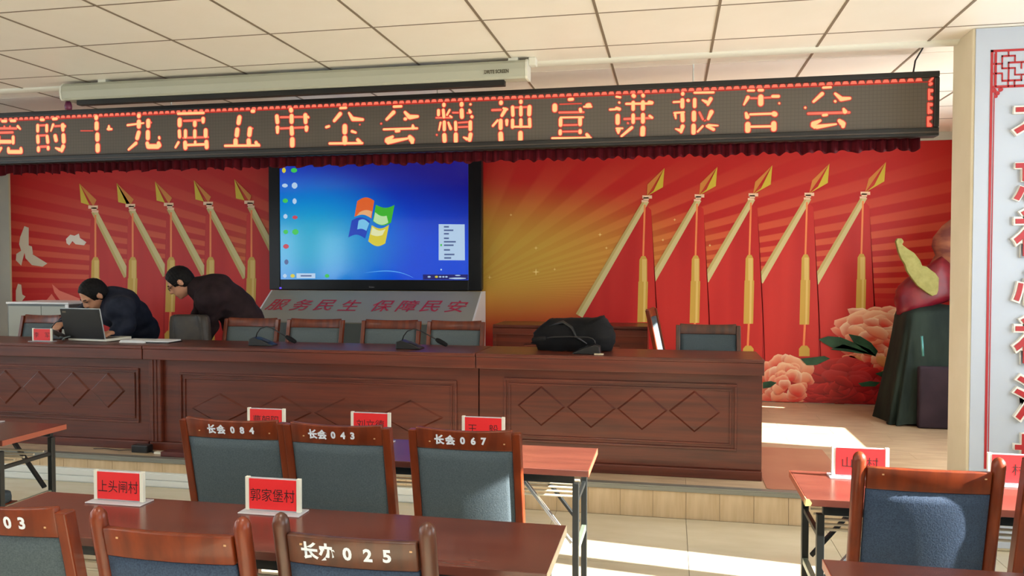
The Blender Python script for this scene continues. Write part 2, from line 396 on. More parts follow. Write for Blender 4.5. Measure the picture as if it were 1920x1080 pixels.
for side, wins, xa in (('r', WIN_R, XR), ('l', WIN_L, XL - 0.2)):
    for (a, b, c, d) in wins:
        k += 1
        w = empty('window_%d' % k, (xa + 0.1, (a + b) / 2, c)); w['kind'] = 'structure'
        hw, hh = (b - a) / 2, d - c; fr = MB(); t = 0.03
        for (p, q, r_, s_) in ((-hw, -hw + t, 0, hh), (hw - t, hw, 0, hh), (-hw + t, hw - t, 0, t), (-hw + t, hw - t, hh - t, hh)):
            fr.box(-0.03, 0.03, p, q, r_, s_)
        fr.build('window_frame', outdoor_frame, w)
        MB().box(-0.004, 0.004, -hw + t, hw - t, t, hh - t).build('window_pane', pane_glass, w)

for (sd_, a, b, c, d, w_) in WALL_FILLS:  # made-up windows: a curtain behind each fill light, no opening in the wall
    k += 1; x_ = XR - 0.03 if sd_ == 'r' else XL + 0.03
    w = empty('window_%d' % k, (x_, (a + b) / 2, c)); w['kind'] = 'structure'
    g = link('added_curtain', grid_mesh('added_curtain', lambda u, v: Vector((0.012 * math.sin(u * 60), (u - .5) * (b - a), -.05 + (d - c + .1) * v)), 60, 2), w, curtain_m)
# floor: slab + tiles
fl = tag(MB().box(XL - 0.2, XR + 0.2, YF - 0.15, YB + 0.15, -0.12, -0.008).build('floor', mat('grout', srgb(150, 142, 126), 0.7)), kind='structure')
TS = 0.8
tile_me = MB().box(0.0015, TS - 0.0015, 0.0015, TS - 0.0015, -0.009, 0.0).mesh('floor_tile'); tile_me.materials.append(floor_m)
for i in range(9):
    for j in range(6):
        o = bpy.data.objects.new('floor_tile', tile_me); COL.objects.link(o); o.parent = fl; o.location = (-4.7 + i * TS, 0.1 + j * TS, 0)
rest = MB()
rest.box(XL, -4.7, YF, 4.9, -0.009, 0); rest.box(2.5, XR, YF, 4.9, -0.009, 0); rest.box(-4.7, 2.5, YF, 0.1, -0.009, 0)
rest.build('floor_covering', floor_m, fl)

# stage
SY = 4.905
stage = tag(MB().box(XL, XR, SY + 0.012, YB, -0.008, ST - 0.010).build('stage_floor', mat('stage_carcass', srgb(120, 104, 84), 0.8)), kind='structure')
rng = random.Random(4)
PW, PL = 0.197, 1.2
plank_me = MB().box(0.0008, PL - 0.0008, 0.0008, PW - 0.0008, -0.010, 0.0).mesh('stage_plank'); plank_me.materials.append(stage_m)
j = 0; y = SY + 0.045
while y < YB - 0.02:
    off = (j % 3) * 0.4
    x = XL - off
    while x < XR:
        x0, x1 = max(x, XL), min(x + PL, XR); y1 = min(y + PW, YB)
        if x1 - x0 > 0.05:
            if x1 - x0 > PL - 0.01 and y1 - y > PW - 0.01:
                o = bpy.data.objects.new('stage_plank', plank_me); COL.objects.link(o); o.parent = stage; o.location = (x0, y, ST)
            else:
                o = MB().box(x0 + 0.0008, x1 - 0.0008, y + 0.0008, y1 - 0.0008, ST - 0.010, ST).build('stage_plank', stage_m, stage)
        x += PL
    y += PW; j += 1
riser_me = MB().box(0.001, 0.199, 0, 0.012, 0.0, ST - 0.03).mesh('riser_board'); riser_me.materials.append(riser_m)
x = XL
while x < XR - 0.19:
    o = bpy.data.objects.new('riser_board', riser_me); COL.objects.link(o); o.parent = stage; o.location = (x, SY, 0); x += 0.2
MB().box(x, XR, SY, SY + 0.012, 0, ST - 0.03).build('riser_board', riser_m, stage)
n_ = MB(); n_.box(XL, XR, SY - 0.012, SY + 0.045, ST - 0.006, ST + 0.003); n_.box(XL, XR, SY - 0.012, SY + 0.0, ST - 0.03, ST - 0.006)
n_.build('stair_nosing', nosing, stage, bevel=0.002)
# cable trunking along the left part of the riser
tr = empty('cable_trunking', (-4.9, SY - 0.03, 0), 0, 'white two-channel cable trunking along the foot of the stage riser', 'trunking')
for z0 in (0.006, 0.052):
    MB().box(-3.2, 3.36, 0.0, 0.029, z0, z0 + 0.042).build('trunking_channel', trunk_white, tr, bevel=0.003)
MB().box(-3.2, 3.36, 0.008, 0.0295, 0.0, 0.1).build('trunking_back', trunk_white, tr)

# ceiling: slab, grid, tiles
ceil = tag(MB().box(XL - 0.2, XR + 0.2, YF - 0.15, YB + 0.15, CZ + 0.012, CZ + 0.2).build('ceiling', tile_grid), kind='structure')
MB().box(XL, XR, YF, 2.215, CZ, CZ + 0.011).build('ceiling_sheet', tile_ceiling, ceil)
xs = [-2.772 + 0.6 * i for i in range(-9, 10)]
xs = [XL] + [x for x in xs if XL + 0.1 < x < XR - 0.05] + [XR]
ys = [2.22, 2.82, 3.42, 4.02, 4.62, 5.15, 5.72, 6.30, 6.88, 7.46, YB]
cache = {}
for a, b in zip(xs[:-1], xs[1:]):
    for c, d in zip(ys[:-1], ys[1:]):
        key = (round(b - a, 3), round(d - c, 3))
        if key not in cache:
            me = MB().box(0.006, b - a - 0.006, 0.004, d - c - 0.004, 0, 0.011).mesh('ceiling_tile'); me.materials.append(tile_ceiling); cache[key] = me
        o = bpy.data.objects.new('ceiling_tile', cache[key]); COL.objects.link(o); o.parent = ceil; o.location = (a, c, CZ)
for x in xs[1:-1]: MB().box(x - 0.007, x + 0.007, 2.22, YB, CZ - 0.003, CZ + 0.008).build('grid_runner', tile_grid, ceil)
for y in ys[:-1]:
    if y != 5.15: MB().box(XL, XR, y - 0.0045, y + 0.0045, CZ - 0.002, CZ + 0.008).build('grid_runner', tile_grid, ceil)
# moulding strip across the ceiling above the stage edge
def molding(u, v):
    x = XL + (XR - XL) * u; a = math.pi * v
    return Vector((x, 4.93 - 0.05 * math.cos(a), CZ - 0.022 * math.sin(a)))
tag(link('trim_1', grid_mesh('trim_1', molding, 2, 8), None, white_plastic), kind='structure')
# square fill panels added to the ceiling, out of view
for (x, y) in CEIL_FILLS:
    t = empty('ceiling_fill_panel', (x, y, CZ)); t.parent = ceil
    f_ = MB()
    for (p, q, r_, s_) in ((-.3, .3, -.3, -.28), (-.3, .3, .28, .3), (-.3, -.28, -.28, .28), (.28, .3, -.28, .28)): f_.box(p, q, r_, s_, -0.012, 0)
    f_.build('fill_panel_frame', white_plastic, t)
    MB().box(-.28, .28, -.28, .28, -0.008, -0.001).build('fill_diffuser', MATS.get('fill_panel_glow') or mat('fill_panel_glow', (1, 1, 1, 1), 0.5, emit=(1, 0.97, 0.93, 1), estr=CEIL_FILL_POWER), t)

# ------------------------------------------------------------------ pillar with slogan board
PX0, PY0, PY1 = 1.59, 4.68, 4.99
tag(MB().box(PX0, XR, PY0, PY1, 0, CZ + 0.01).build('wall_pillar', wall_cream, bevel=0.012, seg=3), kind='structure')
bd = empty('slogan_board', (PX0 + 0.012, PY0 - 0.002, 0), 0, 'tall white board with red lattice corner and raised red characters on the pillar', 'signboard')
bm_ = MB(); bm_.box(0.0, 1.09, -0.006, 0.0, 0.42, CZ - 0.004); bm_.build('board_panel', board_white, bd)
MB().box(0.0, 1.09, -0.006, 0.0, 0.02, 0.417).build('board_panel', board_white, bd)
def bp(u, v):                       # point on the board, in board coordinates (x, z)
    p = at_y(u, v, PY0 - 0.008); return (p.x - PX0 - 0.012, p.z)
fr = MB()
lx = bp(1851, 500)[0]; lz = bp(1857, 94)[1]
fr.box(lx, lx + 0.012, -0.009, -0.006, 0.45, lz); fr.box(lx + 0.018, lx + 0.022, -0.009, -0.006, 0.45, lz - 0.02)
fr.box(lx, 1.02, -0.009, -0.006, lz - 0.012, lz); fr.box(1.0, 1.012, -0.009, -0.006, 0.45, lz - 0.012)
fr.build('border_line', red_paint, bd)
lat = MB(); w = 0.006
def lseg(a, b, c, d):
    p = bp(a, b); q = bp(c, d)
    x0, x1 = sorted((p[0], q[0])); z0, z1 = sorted((p[1], q[1])); lat.box(x0 - w / 2, x1 + w / 2, -0.0095, -0.006, z0 - w / 2, z1 + w / 2)
for q in ((1867, 98, 1867, 162), (1860, 120, 1879, 120), (1860, 138, 1879, 138), (1891, 98, 1891, 105), (1879, 105, 1903, 105), (1879, 105, 1879, 128),
          (1903, 105, 1903, 116), (1891, 117, 1920, 117), (1891, 117, 1891, 128), (1879, 128, 1903, 128), (1903, 128, 1903, 140), (1891, 128, 1891, 150),
          (1903, 140, 1920, 140), (1879, 140, 1879, 151), (1879, 151, 1915, 151), (1890, 151, 1890, 162), (1902, 151, 1902, 162), (1860, 162, 1925, 162), (1915, 117, 1915, 128), (1915, 140, 1915, 151)):
    lseg(*q)
for (a, b, r_) in ((1864, 170, 4), (1870, 175, 4), (1876, 168, 4), (1867, 181, 3)):
    p = bp(a, b); lat.prism([(p[0] + 0.012 * math.cos(t) * r_ / 4, p[1] + 0.012 * math.sin(t) * r_ / 4) for t in np.linspace(0, 2 * math.pi, 9)[:-1]], 'y', -0.0095, -0.006)
lat.build('corner_lattice', red_paint, bd)
for ch, v0, hgt in (('不', 238, 0.20), ('忘', 338, 0.24), ('初', 438, 0.25), ('心', 540, 0.20), ('初', 638, 0.25), ('江', 745, 0.24), ('地', 852, 0.24)):
    x0 = bp(1893, v0)[0]; zc = bp(1905, v0)[1]
    me, a = text_mesh(ch, size=1.0, bold=0.018); sw = hgt / max(1e-6, a[:, 1].max() - a[:, 1].min())
    hw = a[:, 0].max() * sw
    for nm, mt_, bo, y0, y1 in (('letter_backing', foam_white, 0.055, -0.006, -0.028), ('raised_letter', red_paint, 0.016, -0.028, -0.032)):
        me, a = text_mesh(ch, size=1.0, bold=bo, extrude=0.5)
        z = a[:, 2]; z = (z - z.min()) / (z.max() - z.min())
        co = np.stack([a[:, 0] * sw + x0 + hw + 0.012, y0 + (y1 - y0) * z, a[:, 1] * sw + zc], 1)
        me.vertices.foreach_set('co', co.ravel()); me.update(); o = link(nm, me, bd, mt_)

# ------------------------------------------------------------------ mural
mur = empty('wall_mural', (0, 0, 0), 0, 'printed red wall mural with spears, tassels, doves and peonies behind the stage', 'mural')
MX0, MX1, MZ0, MZ1 = -7.86, 2.69, ST + 0.005, CAM_H + 1.2
MY = YB - 0.006
MB().box(MX0, MX1, MY, YB - 0.0005, MZ0, MZ1).build('mural_sheet', mural_m, mur)
MB().box(MX0 - 0.02, MX0, MY - 0.006, YB - 0.0005, MZ0, MZ1).build('edge_strip', edge_cream, mur)
def P(u, v): p = at_y(u, v, MY); return (p.x, p.z)
def fix(pts):                       # clip to the sheet
    return [(min(max(x, MX0), MX1), min(max(z, MZ0), MZ1)) for x, z in pts]
LY = [0]
def flat(mb, pix, lay, mi=0):
    pts = fix([P(u, v) for u, v in pix]); mb.prism(pts, 'y', MY - 0.0005 * lay - 0.0006, MY - 0.0002 if lay < 2 else MY - 0.0005 * lay + 0.0003, mi)
def spear_set(tip, sock, pole_end, edge_u, edge_low_u, sgn, lay, tas=None):
    tu, tv = tip; su, sv = sock; eu, ev = pole_end
    # flag cloth between pole and outer edge
    fl_ = MB(); top = (edge_u, sv + 22)
    pts = [(su + 1, sv + 14), top, (edge_low_u, 620), (edge_low_u + sgn * 4, 760), (eu - sgn * (760 - ev) * 0.30, 760), (eu, ev)]
    flat(fl_, pts, lay); fl_.build('printed_flag', p_flag, mur)
    fo = MB(); flat(fo, [top, (edge_low_u, 620), (edge_low_u + sgn * 4, 760), (edge_low_u - sgn * 5, 760), (edge_low_u - sgn * 3, 560)], lay + 0.4); fo.build('flag_fold', p_flag_dark, mur)
    sp = MB(); d = Vector((eu - su, ev - sv)).normalized(); nrm = Vector((-d.y, d.x)); a = Vector((su, sv + 4)); b_ = Vector((eu, ev))
    w0, w1 = 5.6, 7.2
    q = lambda p, k: tuple(p + nrm * k)
    flat(sp, [q(a, -w0), q(a, w0 * .3), q(b_, w1 * .3), q(b_, -w1)], lay + 0.6, 0)
    flat(sp, [q(a, w0 * .3), q(a, w0), q(b_, w1), q(b_, w1 * .3)], lay + 0.6, 1)
    ux = -d                         # towards the tip
    for k, hw, hh in ((0, 9, 3), (9, 6, 2), (4, 5, 3)):
        c = Vector((su, sv)) + d * (k - 3); flat(sp, [tuple(c + Vector((-hw, -hh))), tuple(c + Vector((hw, -hh))), tuple(c + Vector((hw, hh))), tuple(c + Vector((-hw, hh)))], lay + 0.9, 2)
    T = Vector((tu, tv)); B = Vector((su + sgn * 1, sv - 4)); Lc = Vector((tu - sgn * 32, tv + 31)); Rc = Vector((tu - sgn * 3, tv + 36))
    Bm = Vector((B.x, B.y))
    flat(sp, [tuple(T), tuple(Lc), tuple(Bm)], lay + 0.8, 4)
    flat(sp, [tuple(T), tuple(Lc + (Bm - Lc) * .25 + Vector((sgn * 12, 6))), tuple(Bm), tuple(Rc)], lay + 0.9, 3)
    sp.build('printed_spear', [p_pole, p_pole_dk, p_socket, p_gold, p_gold_dk], mur)
    if tas:
        tx, y0, y1, y2, y3 = tas; tb = MB()
        flat(tb, [(su - sgn * 3 - 1.7, sv + 12), (su - sgn * 3 + 1.7, sv + 12), (tx + 1.7, y0 + 3), (tx - 1.7, y0 + 3)], lay + 1.4, 0)
        flat(tb, [(tx - 7, y0 + 7), (tx - 3, y0), (tx + 4, y0), (tx + 7.5, y0 + 7), (tx + 7.5, y1), (tx - 8, y1)], lay + 1.5, 1)
        flat(tb, [(tx - 2, y0 + 6), (tx + 6, y0 + 6), (tx + 6, y1), (tx - 2, y1)], lay + 1.7, 2)
        flat(tb, [(tx - 9, y1), (tx + 9, y1), (tx + 7, y2), (tx - 11, y2)], lay + 1.5, 1)
        flat(tb, [(tx + 1, y1), (tx + 5, y1), (tx + 3.5, y2), (tx - .5, y2)], lay + 1.7, 2)
        if y3:
            flat(tb, [(tx - 3, y2), (tx + 1, y2), (tx - 1, y3), (tx - 5, y3)], lay + 1.5, 0)
            flat(tb, [(tx - 12, y3 + 6), (tx - 7, y3), (tx + 3, y3), (tx + 8, y3 + 6), (tx + 8, y3 + 20), (tx - 12, y3 + 20)], lay + 1.6, 1)
        tb.build('printed_tassel', [p_cord, p_tassel, p_tassel_l], mur)
tipsR = [(1246, 315), (1345, 313), (1448, 310), (1555, 307), (1661, 304)]
sockR = [(1212, 372), (1310, 370), (1411, 368), (1516, 367), (1621, 365)]
endR = [(1086, 592), (1223, 524), (1322, 526), (1424, 528), (1528, 530)]
for i in range(4, -1, -1):
    tu, tv = sockR[i]
    spear_set(tipsR[i], sockR[i], endR[i], tu + 9, tu + 22 - 0 * i, 1, 1 + 2.2 * (4 - i), (tu - 6, 480 - i, 528 - i, 604 + 1.5 * i, 648 if i in (1, 2, 3) else 0))
tipsL = [(149, 344), (219, 343), (291, 340), (364, 338), (440, 336)]
sockL = [(176, 391), (246, 388), (318, 386), (392, 384), (469, 382)]
endL = [(239, 518), (312, 516), (384, 514), (462, 520), (530, 505)]
for i in range(5):
    tu, tv = sockL[i]
    spear_set(tipsL[i], sockL[i], endL[i], tu - 6, tu - 12, -1, 1 + 2.2 * i, (tu + 3, 482, 522, 585, 620))
# doves
dv = MB(); lay = 3
flat(dv, [(38, 445), (46, 424), (54, 427), (54, 460), (60, 462), (62, 476), (50, 478), (40, 470), (36, 458)], lay)
flat(dv, [(46, 470), (60, 476), (89, 494), (80, 500), (60, 497), (48, 484)], lay + .5)
flat(dv, [(46, 474), (40, 498), (30, 488), (31, 476), (40, 470)], lay + .3)
dv.build('printed_dove', p_dove, mur)
dv = MB(); flat(dv, [(124, 448), (132, 440), (140, 442), (148, 438), (150, 446), (162, 454), (158, 460), (142, 458), (136, 452), (130, 460), (125, 456)], lay); dv.build('printed_dove', p_dove_l, mur)
dv = MB(); flat(dv, [(30, 545), (34, 532), (40, 534), (42, 552), (48, 556), (40, 566), (30, 564)], lay); dv.build('printed_dove', p_dove, mur)
pk = MB(); flat(pk, [(98, 533), (112, 545), (130, 552), (150, 560), (148, 575), (130, 572), (112, 562), (102, 548)], 3); flat(pk, [(80, 572), (97, 551), (112, 572)], 3.5); pk.build('printed_ribbon', p_pink, mur)
# small stars in the glow
for (u_, v_, r_) in ((1005, 510, 7), (1005, 465, 4), (958, 403, 3), (1125, 440, 4), (1137, 465, 3), (1265, 412, 3), (1243, 450, 3), (1331, 460, 3), (918, 520, 4), (1040, 505, 3), (1055, 620, 2)):
    stb = MB(); flat(stb, [(u_ + r_ * k_ * math.cos(t), v_ + r_ * k_ * math.sin(t)) for t, k_ in ((j_ * math.pi / 4, 1 if j_ % 2 == 0 else 0.22) for j_ in range(8))], 0.5)
    stb.build('printed_star', p_star, mur)
# peonies: petals with painted light rims
def peony(cu, cv, ru, rv, n, cols, seed, lay, clipv=None):
    rg = random.Random(seed); vs = []; fs = []; cl = []
    pts_all = []
    for k_ in range(n):
        rr = math.sqrt(1 - k_ / n) if True else 1
        a = rg.uniform(0, 2 * math.pi) if k_ > n * 0.3 else 2 * math.pi * k_ / (n * 0.3)
        pu = cu + ru * rr * math.cos(a) * 0.85; pv = cv + rv * rr * math.sin(a) * 0.85
        pr_ = rg.uniform(0.22, 0.34) * (0.6 + 0.4 * rr)
        pa = rg.uniform(-0.5, 0.5)
        y_ = MY - 0.0006 * lay - 0.00035 * k_
        out = []
        M_ = 14; wob = rg.uniform(0, 6)
        i0 = len(vs)
        ca = rg.choice(cols)
        for ring, sc in ((0, 0.0), (1, 0.62), (2, 1.0)):
            if ring == 0:
                q = P(pu + 0.25 * pr_ * ru * (cu - pu) / ru, pv + 0.5 * pr_ * rv); vs.append((q[0], y_ , q[1])); cl.append(ca[0]); continue
            for j_ in range(M_):
                t = 2 * math.pi * j_ / M_; w_ = 1 + 0.10 * math.sin(3 * t + wob) + 0.06 * math.sin(5 * t + 2 * wob)
                x_ = math.cos(t) * pr_ * ru * sc * w_ * 1.25; z_ = math.sin(t) * pr_ * rv * sc * w_
                x2 = x_ * math.cos(pa) - z_ * math.sin(pa); z2 = x_ * math.sin(pa) + z_ * math.cos(pa)
                q = P(pu + x2, pv + z2)
                vs.append((min(max(q[0], MX0), MX1), y_, max(q[1], MZ0)))
                top = (1 - math.sin(t)) / 2
                if ring == 1: cl.append(tuple(ca[0][i] * (1 - .5 * top) + ca[1][i] * .5 * top for i in range(3)))
                else: cl.append(tuple(ca[1][i] * top + ca[2][i] * (1 - top) for i in range(3)))
        for j_ in range(M_):
            fs.append((i0, i0 + 1 + j_, i0 + 1 + (j_ + 1) % M_))
            fs.append((i0 + 1 + j_, i0 + 1 + M_ + j_, i0 + 1 + M_ + (j_ + 1) % M_, i0 + 1 + (j_ + 1) % M_))
    me = bpy.data.meshes.new('printed_peony'); me.from_pydata(vs, [], fs); me.update()
    ca_ = me.color_attributes.new('Col', 'FLOAT_COLOR', 'POINT')
    ca_.data.foreach_set('color', np.array([(c[0], c[1], c[2], 1) for c in cl], dtype=np.float32).ravel())
    return link('printed_peony', me, mur, p_petal)
S3 = lambda *c: srgb(*c)[:3]
pale = [(S3(206, 74, 50), S3(250, 226, 196), S3(206, 90, 62)), (S3(222, 120, 88), S3(250, 214, 178), S3(196, 62, 44)), (S3(214, 56, 44), S3(246, 196, 160), S3(190, 44, 40))]
mid = [(S3(200, 120, 70), S3(236, 184, 120), S3(180, 70, 48)), (S3(206, 76, 52), S3(240, 170, 130), S3(176, 44, 40))]
deep = [(S3(150, 20, 26), S3(210, 50, 50), S3(120, 16, 24)), (S3(176, 28, 32), S3(196, 60, 64), S3(112, 14, 26))]
peony(1655, 625, 85, 52, 46, pale, 3, 1)
peony(1670, 670, 70, 55, 34, mid + pale, 5, 2)
peony(1475, 715, 52, 52, 44, pale, 8, 3)
peony(1590, 715, 75, 46, 44, deep, 11, 3)
peony(1620, 668, 40, 22, 14, mid, 13, 3)
peony(1680, 720, 50, 46, 26, mid + deep, 17, 3)
peony(1560, 745, 60, 18, 16, deep, 19, 5)
def leaf(pts, lay):
    mb = MB(); flat(mb, pts, lay); mb.build('printed_leaf', p_leaf, mur)
for pts in ([(1534, 636), (1552, 630), (1575, 632), (1600, 642), (1630, 655), (1642, 668), (1620, 662), (1590, 654), (1560, 652), (1545, 644)],
            [(1590, 626), (1612, 630), (1632, 642), (1645, 658), (1640, 668), (1620, 656), (1600, 642)],
            [(1556, 655), (1580, 645), (1610, 655), (1636, 664), (1610, 662), (1580, 658)],
            [(1500, 672), (1520, 670), (1545, 667), (1556, 672), (1530, 684), (1512, 684)],
            [(1640, 700), (1655, 695), (1672, 690), (1672, 704), (1655, 708)], [(1608, 718), (1630, 714), (1650, 716), (1640, 724), (1615, 724)],
            [(1430, 716), (1445, 714), (1456, 717), (1444, 726), (1430, 728)]):
    leaf(pts, 38)

# ------------------------------------------------------------------ LED banner
BY = 5.10
BX1 = at_y(1762, 200, BY).x; BX0 = -6.6; BZ0, BZ1 = CAM_H + 0.775, CAM_H + 1.160
led = empty('led_banner', (0, 0, 0), 0, 'long black-framed LED sign with scrolling red Chinese characters hung above the stage', 'sign')
fr = MB(); t = 0.036; tb_ = 0.052; fx = at_y(1752, 200, BY).x
fr.box(BX0, BX1, BY, BY + 0.03, BZ1 - t, BZ1); fr.box(BX0, BX1, BY, BY + 0.03, BZ0, BZ0 + tb_)
fr.box(fx, BX1, BY, BY + 0.03, BZ0 + tb_, BZ1 - t); fr.box(BX0, BX1, BY + 0.03, BY + 0.1, BZ0, BZ1)
fr.build('banner_frame', black_plastic, led, bevel=0.006, seg=3)
MB().box(BX0, BX1 - 0.006, BY - 0.008, BY, BZ0 + 0.018, BZ0 + 0.026).build('frame_lip', mat('frame_lip', srgb(70, 60, 54), 0.4), led)
MB().box(BX0, fx, BY + 0.022, BY + 0.0295, BZ0 + tb_, BZ1 - t).build('led_panel', led_panel, led)
CR = {'A': (0, 190, 7.385), 'B': (220, 180, 7.385), 'C': (400, 180, 7.385), 'D': (600, 175, 7.385), 'E': (800, 170, 7.385), 'F': (1020, 165, 7.385), 'G': (1230, 155, 7.385), 'H': (1490, 130, 6.62)}
LED = [
('A', [(30,275,90,275,50),(150,270,215,270,50),(-40,375,230,375,34),(-20,435,180,430,34),(60,345,70,380,30),(140,345,140,380,30),(245,345,285,385,50,34),(-10,490,-10,590,50),(185,490,185,580,60),(0,560,150,560,64),(20,645,-10,710,50,30),(120,650,120,700,60),(120,700,300,700,66),(290,650,300,690,56)]),
('A', [(565,255,610,255,50),(735,245,790,240,50),(525,330,525,415,60),(650,330,650,415,60),(550,335,640,330,30),(740,320,705,415,50,30),(760,345,840,340,30),(870,325,875,405,75,60),(895,345,900,345,50),(525,480,530,570,65),(655,480,665,570,60,65),(540,475,650,470,30),(765,475,780,545,70),(880,465,885,565,75),(535,640,535,685,65),(670,635,670,660,60),(560,630,660,625,34),(770,645,830,670,30,60),(880,620,855,690,75,60)]),
('A', [(1335,215,1335,235,75),(1340,300,1340,380,80),(1350,455,1350,535,80),(1355,605,1355,685,85),(1510,340,1510,385,40,60),(1550,385,1490,385,40),(1120,408,1290,408,8)]),
('B', [(300,270,300,280,75),(300,350,300,430,80),(140,405,370,375,40,30),(430,340,430,425,80,75),(455,360,470,370,30),(300,500,275,590,75),(425,495,425,590,80),(265,650,155,745,60,40),(415,650,430,710,70),(430,700,570,700,80),(570,650,590,690,70),(580,570,585,590,46)]),
('B', [(840,245,1200,235,46),(865,325,865,410,80),(920,345,1180,335,32),(1190,310,1190,365,70,60),(1075,360,1075,410,70),(860,480,865,570,65),(945,480,945,570,65),(1075,480,1075,570,65),(1225,470,1225,560,75),(910,580,1260,570,30),(850,640,805,715,50,40),(940,640,945,725,75),(1235,630,1240,715,75),(960,680,1220,670,44),(1080,630,1080,670,50)]),
('C', [(535,210,565,210,60),(365,290,350,380,80),(335,460,325,550,80),(310,610,310,680,80),(510,450,500,545,80),(545,445,550,450,20),(490,610,495,680,80),(160,690,640,685,42),(590,640,610,680,60),(630,670,640,690,40)]),
('C', [(1075,185,1080,205,75),(1085,270,1085,365,75),(1085,435,1090,530,75),(1095,595,1095,690,85),(880,275,890,370,70),(1275,260,1280,370,75,70),(1310,285,1320,300,40),(930,295,1250,290,30),(890,430,890,510,70,55),(1290,430,1290,480,75,60),(930,450,1250,435,30)]),
('D', [(280,205,365,200,46),(285,280,195,385,70,55),(400,270,450,350,40,65),(450,355,600,365,75,50),(85,470,130,455,46,45),(345,450,345,545,85),(345,610,345,690,85),(440,525,500,545,50,40),(130,695,590,690,42),(520,640,560,680,60,60),(555,432,550,435,20)]),
('D', [(1020,185,1130,180,46),(1025,260,920,365,70,50),(1175,260,1240,330,50,75),(1240,330,1360,320,80,50),(1175,355,1190,355,55),(845,420,850,420,28),(880,500,1350,485,38),(1285,440,1290,480,40,70),(1050,525,1100,520,50),(1010,600,930,650,50,90),(930,650,950,690,90,60),(960,670,1220,625,80,40),(1240,600,1270,640,70,90),(1275,640,1280,690,90,60)]),
('E', [(240,190,240,205,65),(485,180,485,200,70),(605,190,610,190,42),(165,270,165,340,56),(230,265,240,370,56),(320,265,280,340,40),(320,350,350,370,36),(130,375,350,375,26),(360,305,440,305,26),(485,265,490,370,72),(590,265,605,300,40,60),(560,310,620,305,26),(625,360,630,365,56),(195,440,170,550,42,30),(245,430,245,545,60),(300,440,335,530,40,56),(400,435,405,545,56),(440,445,570,435,26),(440,505,570,500,26),(605,430,605,540,66),(245,610,250,700,75),(405,600,405,705,72),(510,645,560,670,30,56),(610,600,595,690,72,66),(140,610,142,615,26)]),
('E', [(1030,160,1030,175,70),(1305,145,1305,165,62),(905,270,1030,265,34),(1095,255,1040,350,66,56),(1060,245,1120,260,40),(1190,225,1195,345,62),(1305,225,1305,340,62),(1425,220,1420,335,72),(1200,235,1430,225,28),(985,410,915,490,42),(1025,410,1025,525,72),(1110,410,1110,480,62,46),(1190,405,1190,510,60),(1305,400,1305,500,60),(1425,390,1430,500,60),(1200,500,1430,500,36),(1025,590,1030,690,82),(1300,580,1300,680,78)]),
('F', [(345,160,400,155,56),(150,240,150,310,85),(600,245,630,240,80),(550,260,660,260,36),(220,225,520,215,10),(210,340,550,335,32),(500,290,510,330,56),(225,410,545,405,36),(230,430,230,520,66),(500,420,500,510,66),(270,515,460,510,26),(225,590,225,640,62),(500,590,500,620,62),(260,605,470,600,26),(110,695,650,690,38),(590,640,620,680,55,64)]),
('F', [(1000,120,1060,130,40),(1040,200,1045,205,40),(910,300,1000,295,38),(1000,280,1050,295,56),(1020,380,1020,490,74),(1000,560,1090,560,36),(1030,580,1030,630,80,40),(1220,545,1070,670,56,42),(1235,105,1250,115,66),(1370,100,1375,110,62),(1135,220,1500,215,42),(1235,195,1235,300,62),(1370,190,1370,295,68),(1450,195,1500,205,56),(1110,430,1500,415,34),(1235,370,1235,480,62),(1370,365,1370,475,68),(1460,385,1500,415,46),(1160,485,1165,490,28),(1370,550,1365,650,82)]),
('G', [(370,150,370,160,62),(240,270,330,265,38),(365,235,365,340,68),(440,245,450,250,56),(530,140,800,135,42),(535,230,535,335,62),(640,240,700,270,30,60),(760,220,715,310,68,48),(250,420,390,410,38),(265,440,275,500,48,30),(365,430,370,530,68),(525,410,525,520,74),(600,410,650,510,32),(770,400,720,510,76,48),(670,530,690,520,18),(270,640,330,660,25,56),(370,600,345,690,72,48),(520,590,520,700,74),(650,600,575,680,38),(700,600,800,650,46,56),(720,590,860,595,46,30)]),
('G', [(1270,110,1360,110,42),(1420,105,1480,105,52),(1275,200,1215,310,66,35),(1310,215,1420,215,28),(1450,190,1450,300,88),(1500,210,1600,205,28),(1610,190,1700,190,56),(1705,285,1708,288,36),(1245,420,1265,480,50,76),(1300,440,1600,430,42),(1630,430,1650,440,86),(1270,570,1270,670,88),(1310,610,1590,605,42),(1630,560,1630,650,88)]),
('H', [(350,228,450,222,40),(345,300,230,405,60,42),(500,300,570,360,42,64),(570,370,690,360,70,46),(500,395,505,400,40),(130,475,132,478,36),(165,550,680,535,34),(605,490,625,530,42,70),(350,570,400,565,46),(320,635,230,680,42,80),(230,690,250,720,80,56),(270,715,520,680,66,32),(550,635,590,670,56,80),(600,670,600,715,76,56)]),
]
FYP = BY + 0.0215
def capsule(mb, p, q, w0, w1, y, grow=0.0, mi=0, k=6):
    p = Vector(p); q = Vector(q); d = q - p
    d = d.normalized() if d.length > 1e-6 else Vector((1, 0)); n = Vector((-d.y, d.x)); r0 = w0 / 2 + grow; r1 = w1 / 2 + grow
    pts = []
    for i in range(k + 1):
        a = math.pi / 2 + math.pi * i / k; pts.append(p + (d * math.cos(a) + n * math.sin(a)) * r0)
    for i in range(k + 1):
        a = -math.pi / 2 + math.pi * i / k; pts.append(q + (d * math.cos(a) + n * math.sin(a)) * r1)
    i0 = len(mb.v); mb.v += [(a.x, y, a.y) for a in pts]; mb.f.append(tuple(range(i0, i0 + len(pts)))); mb.mi.append(mi)
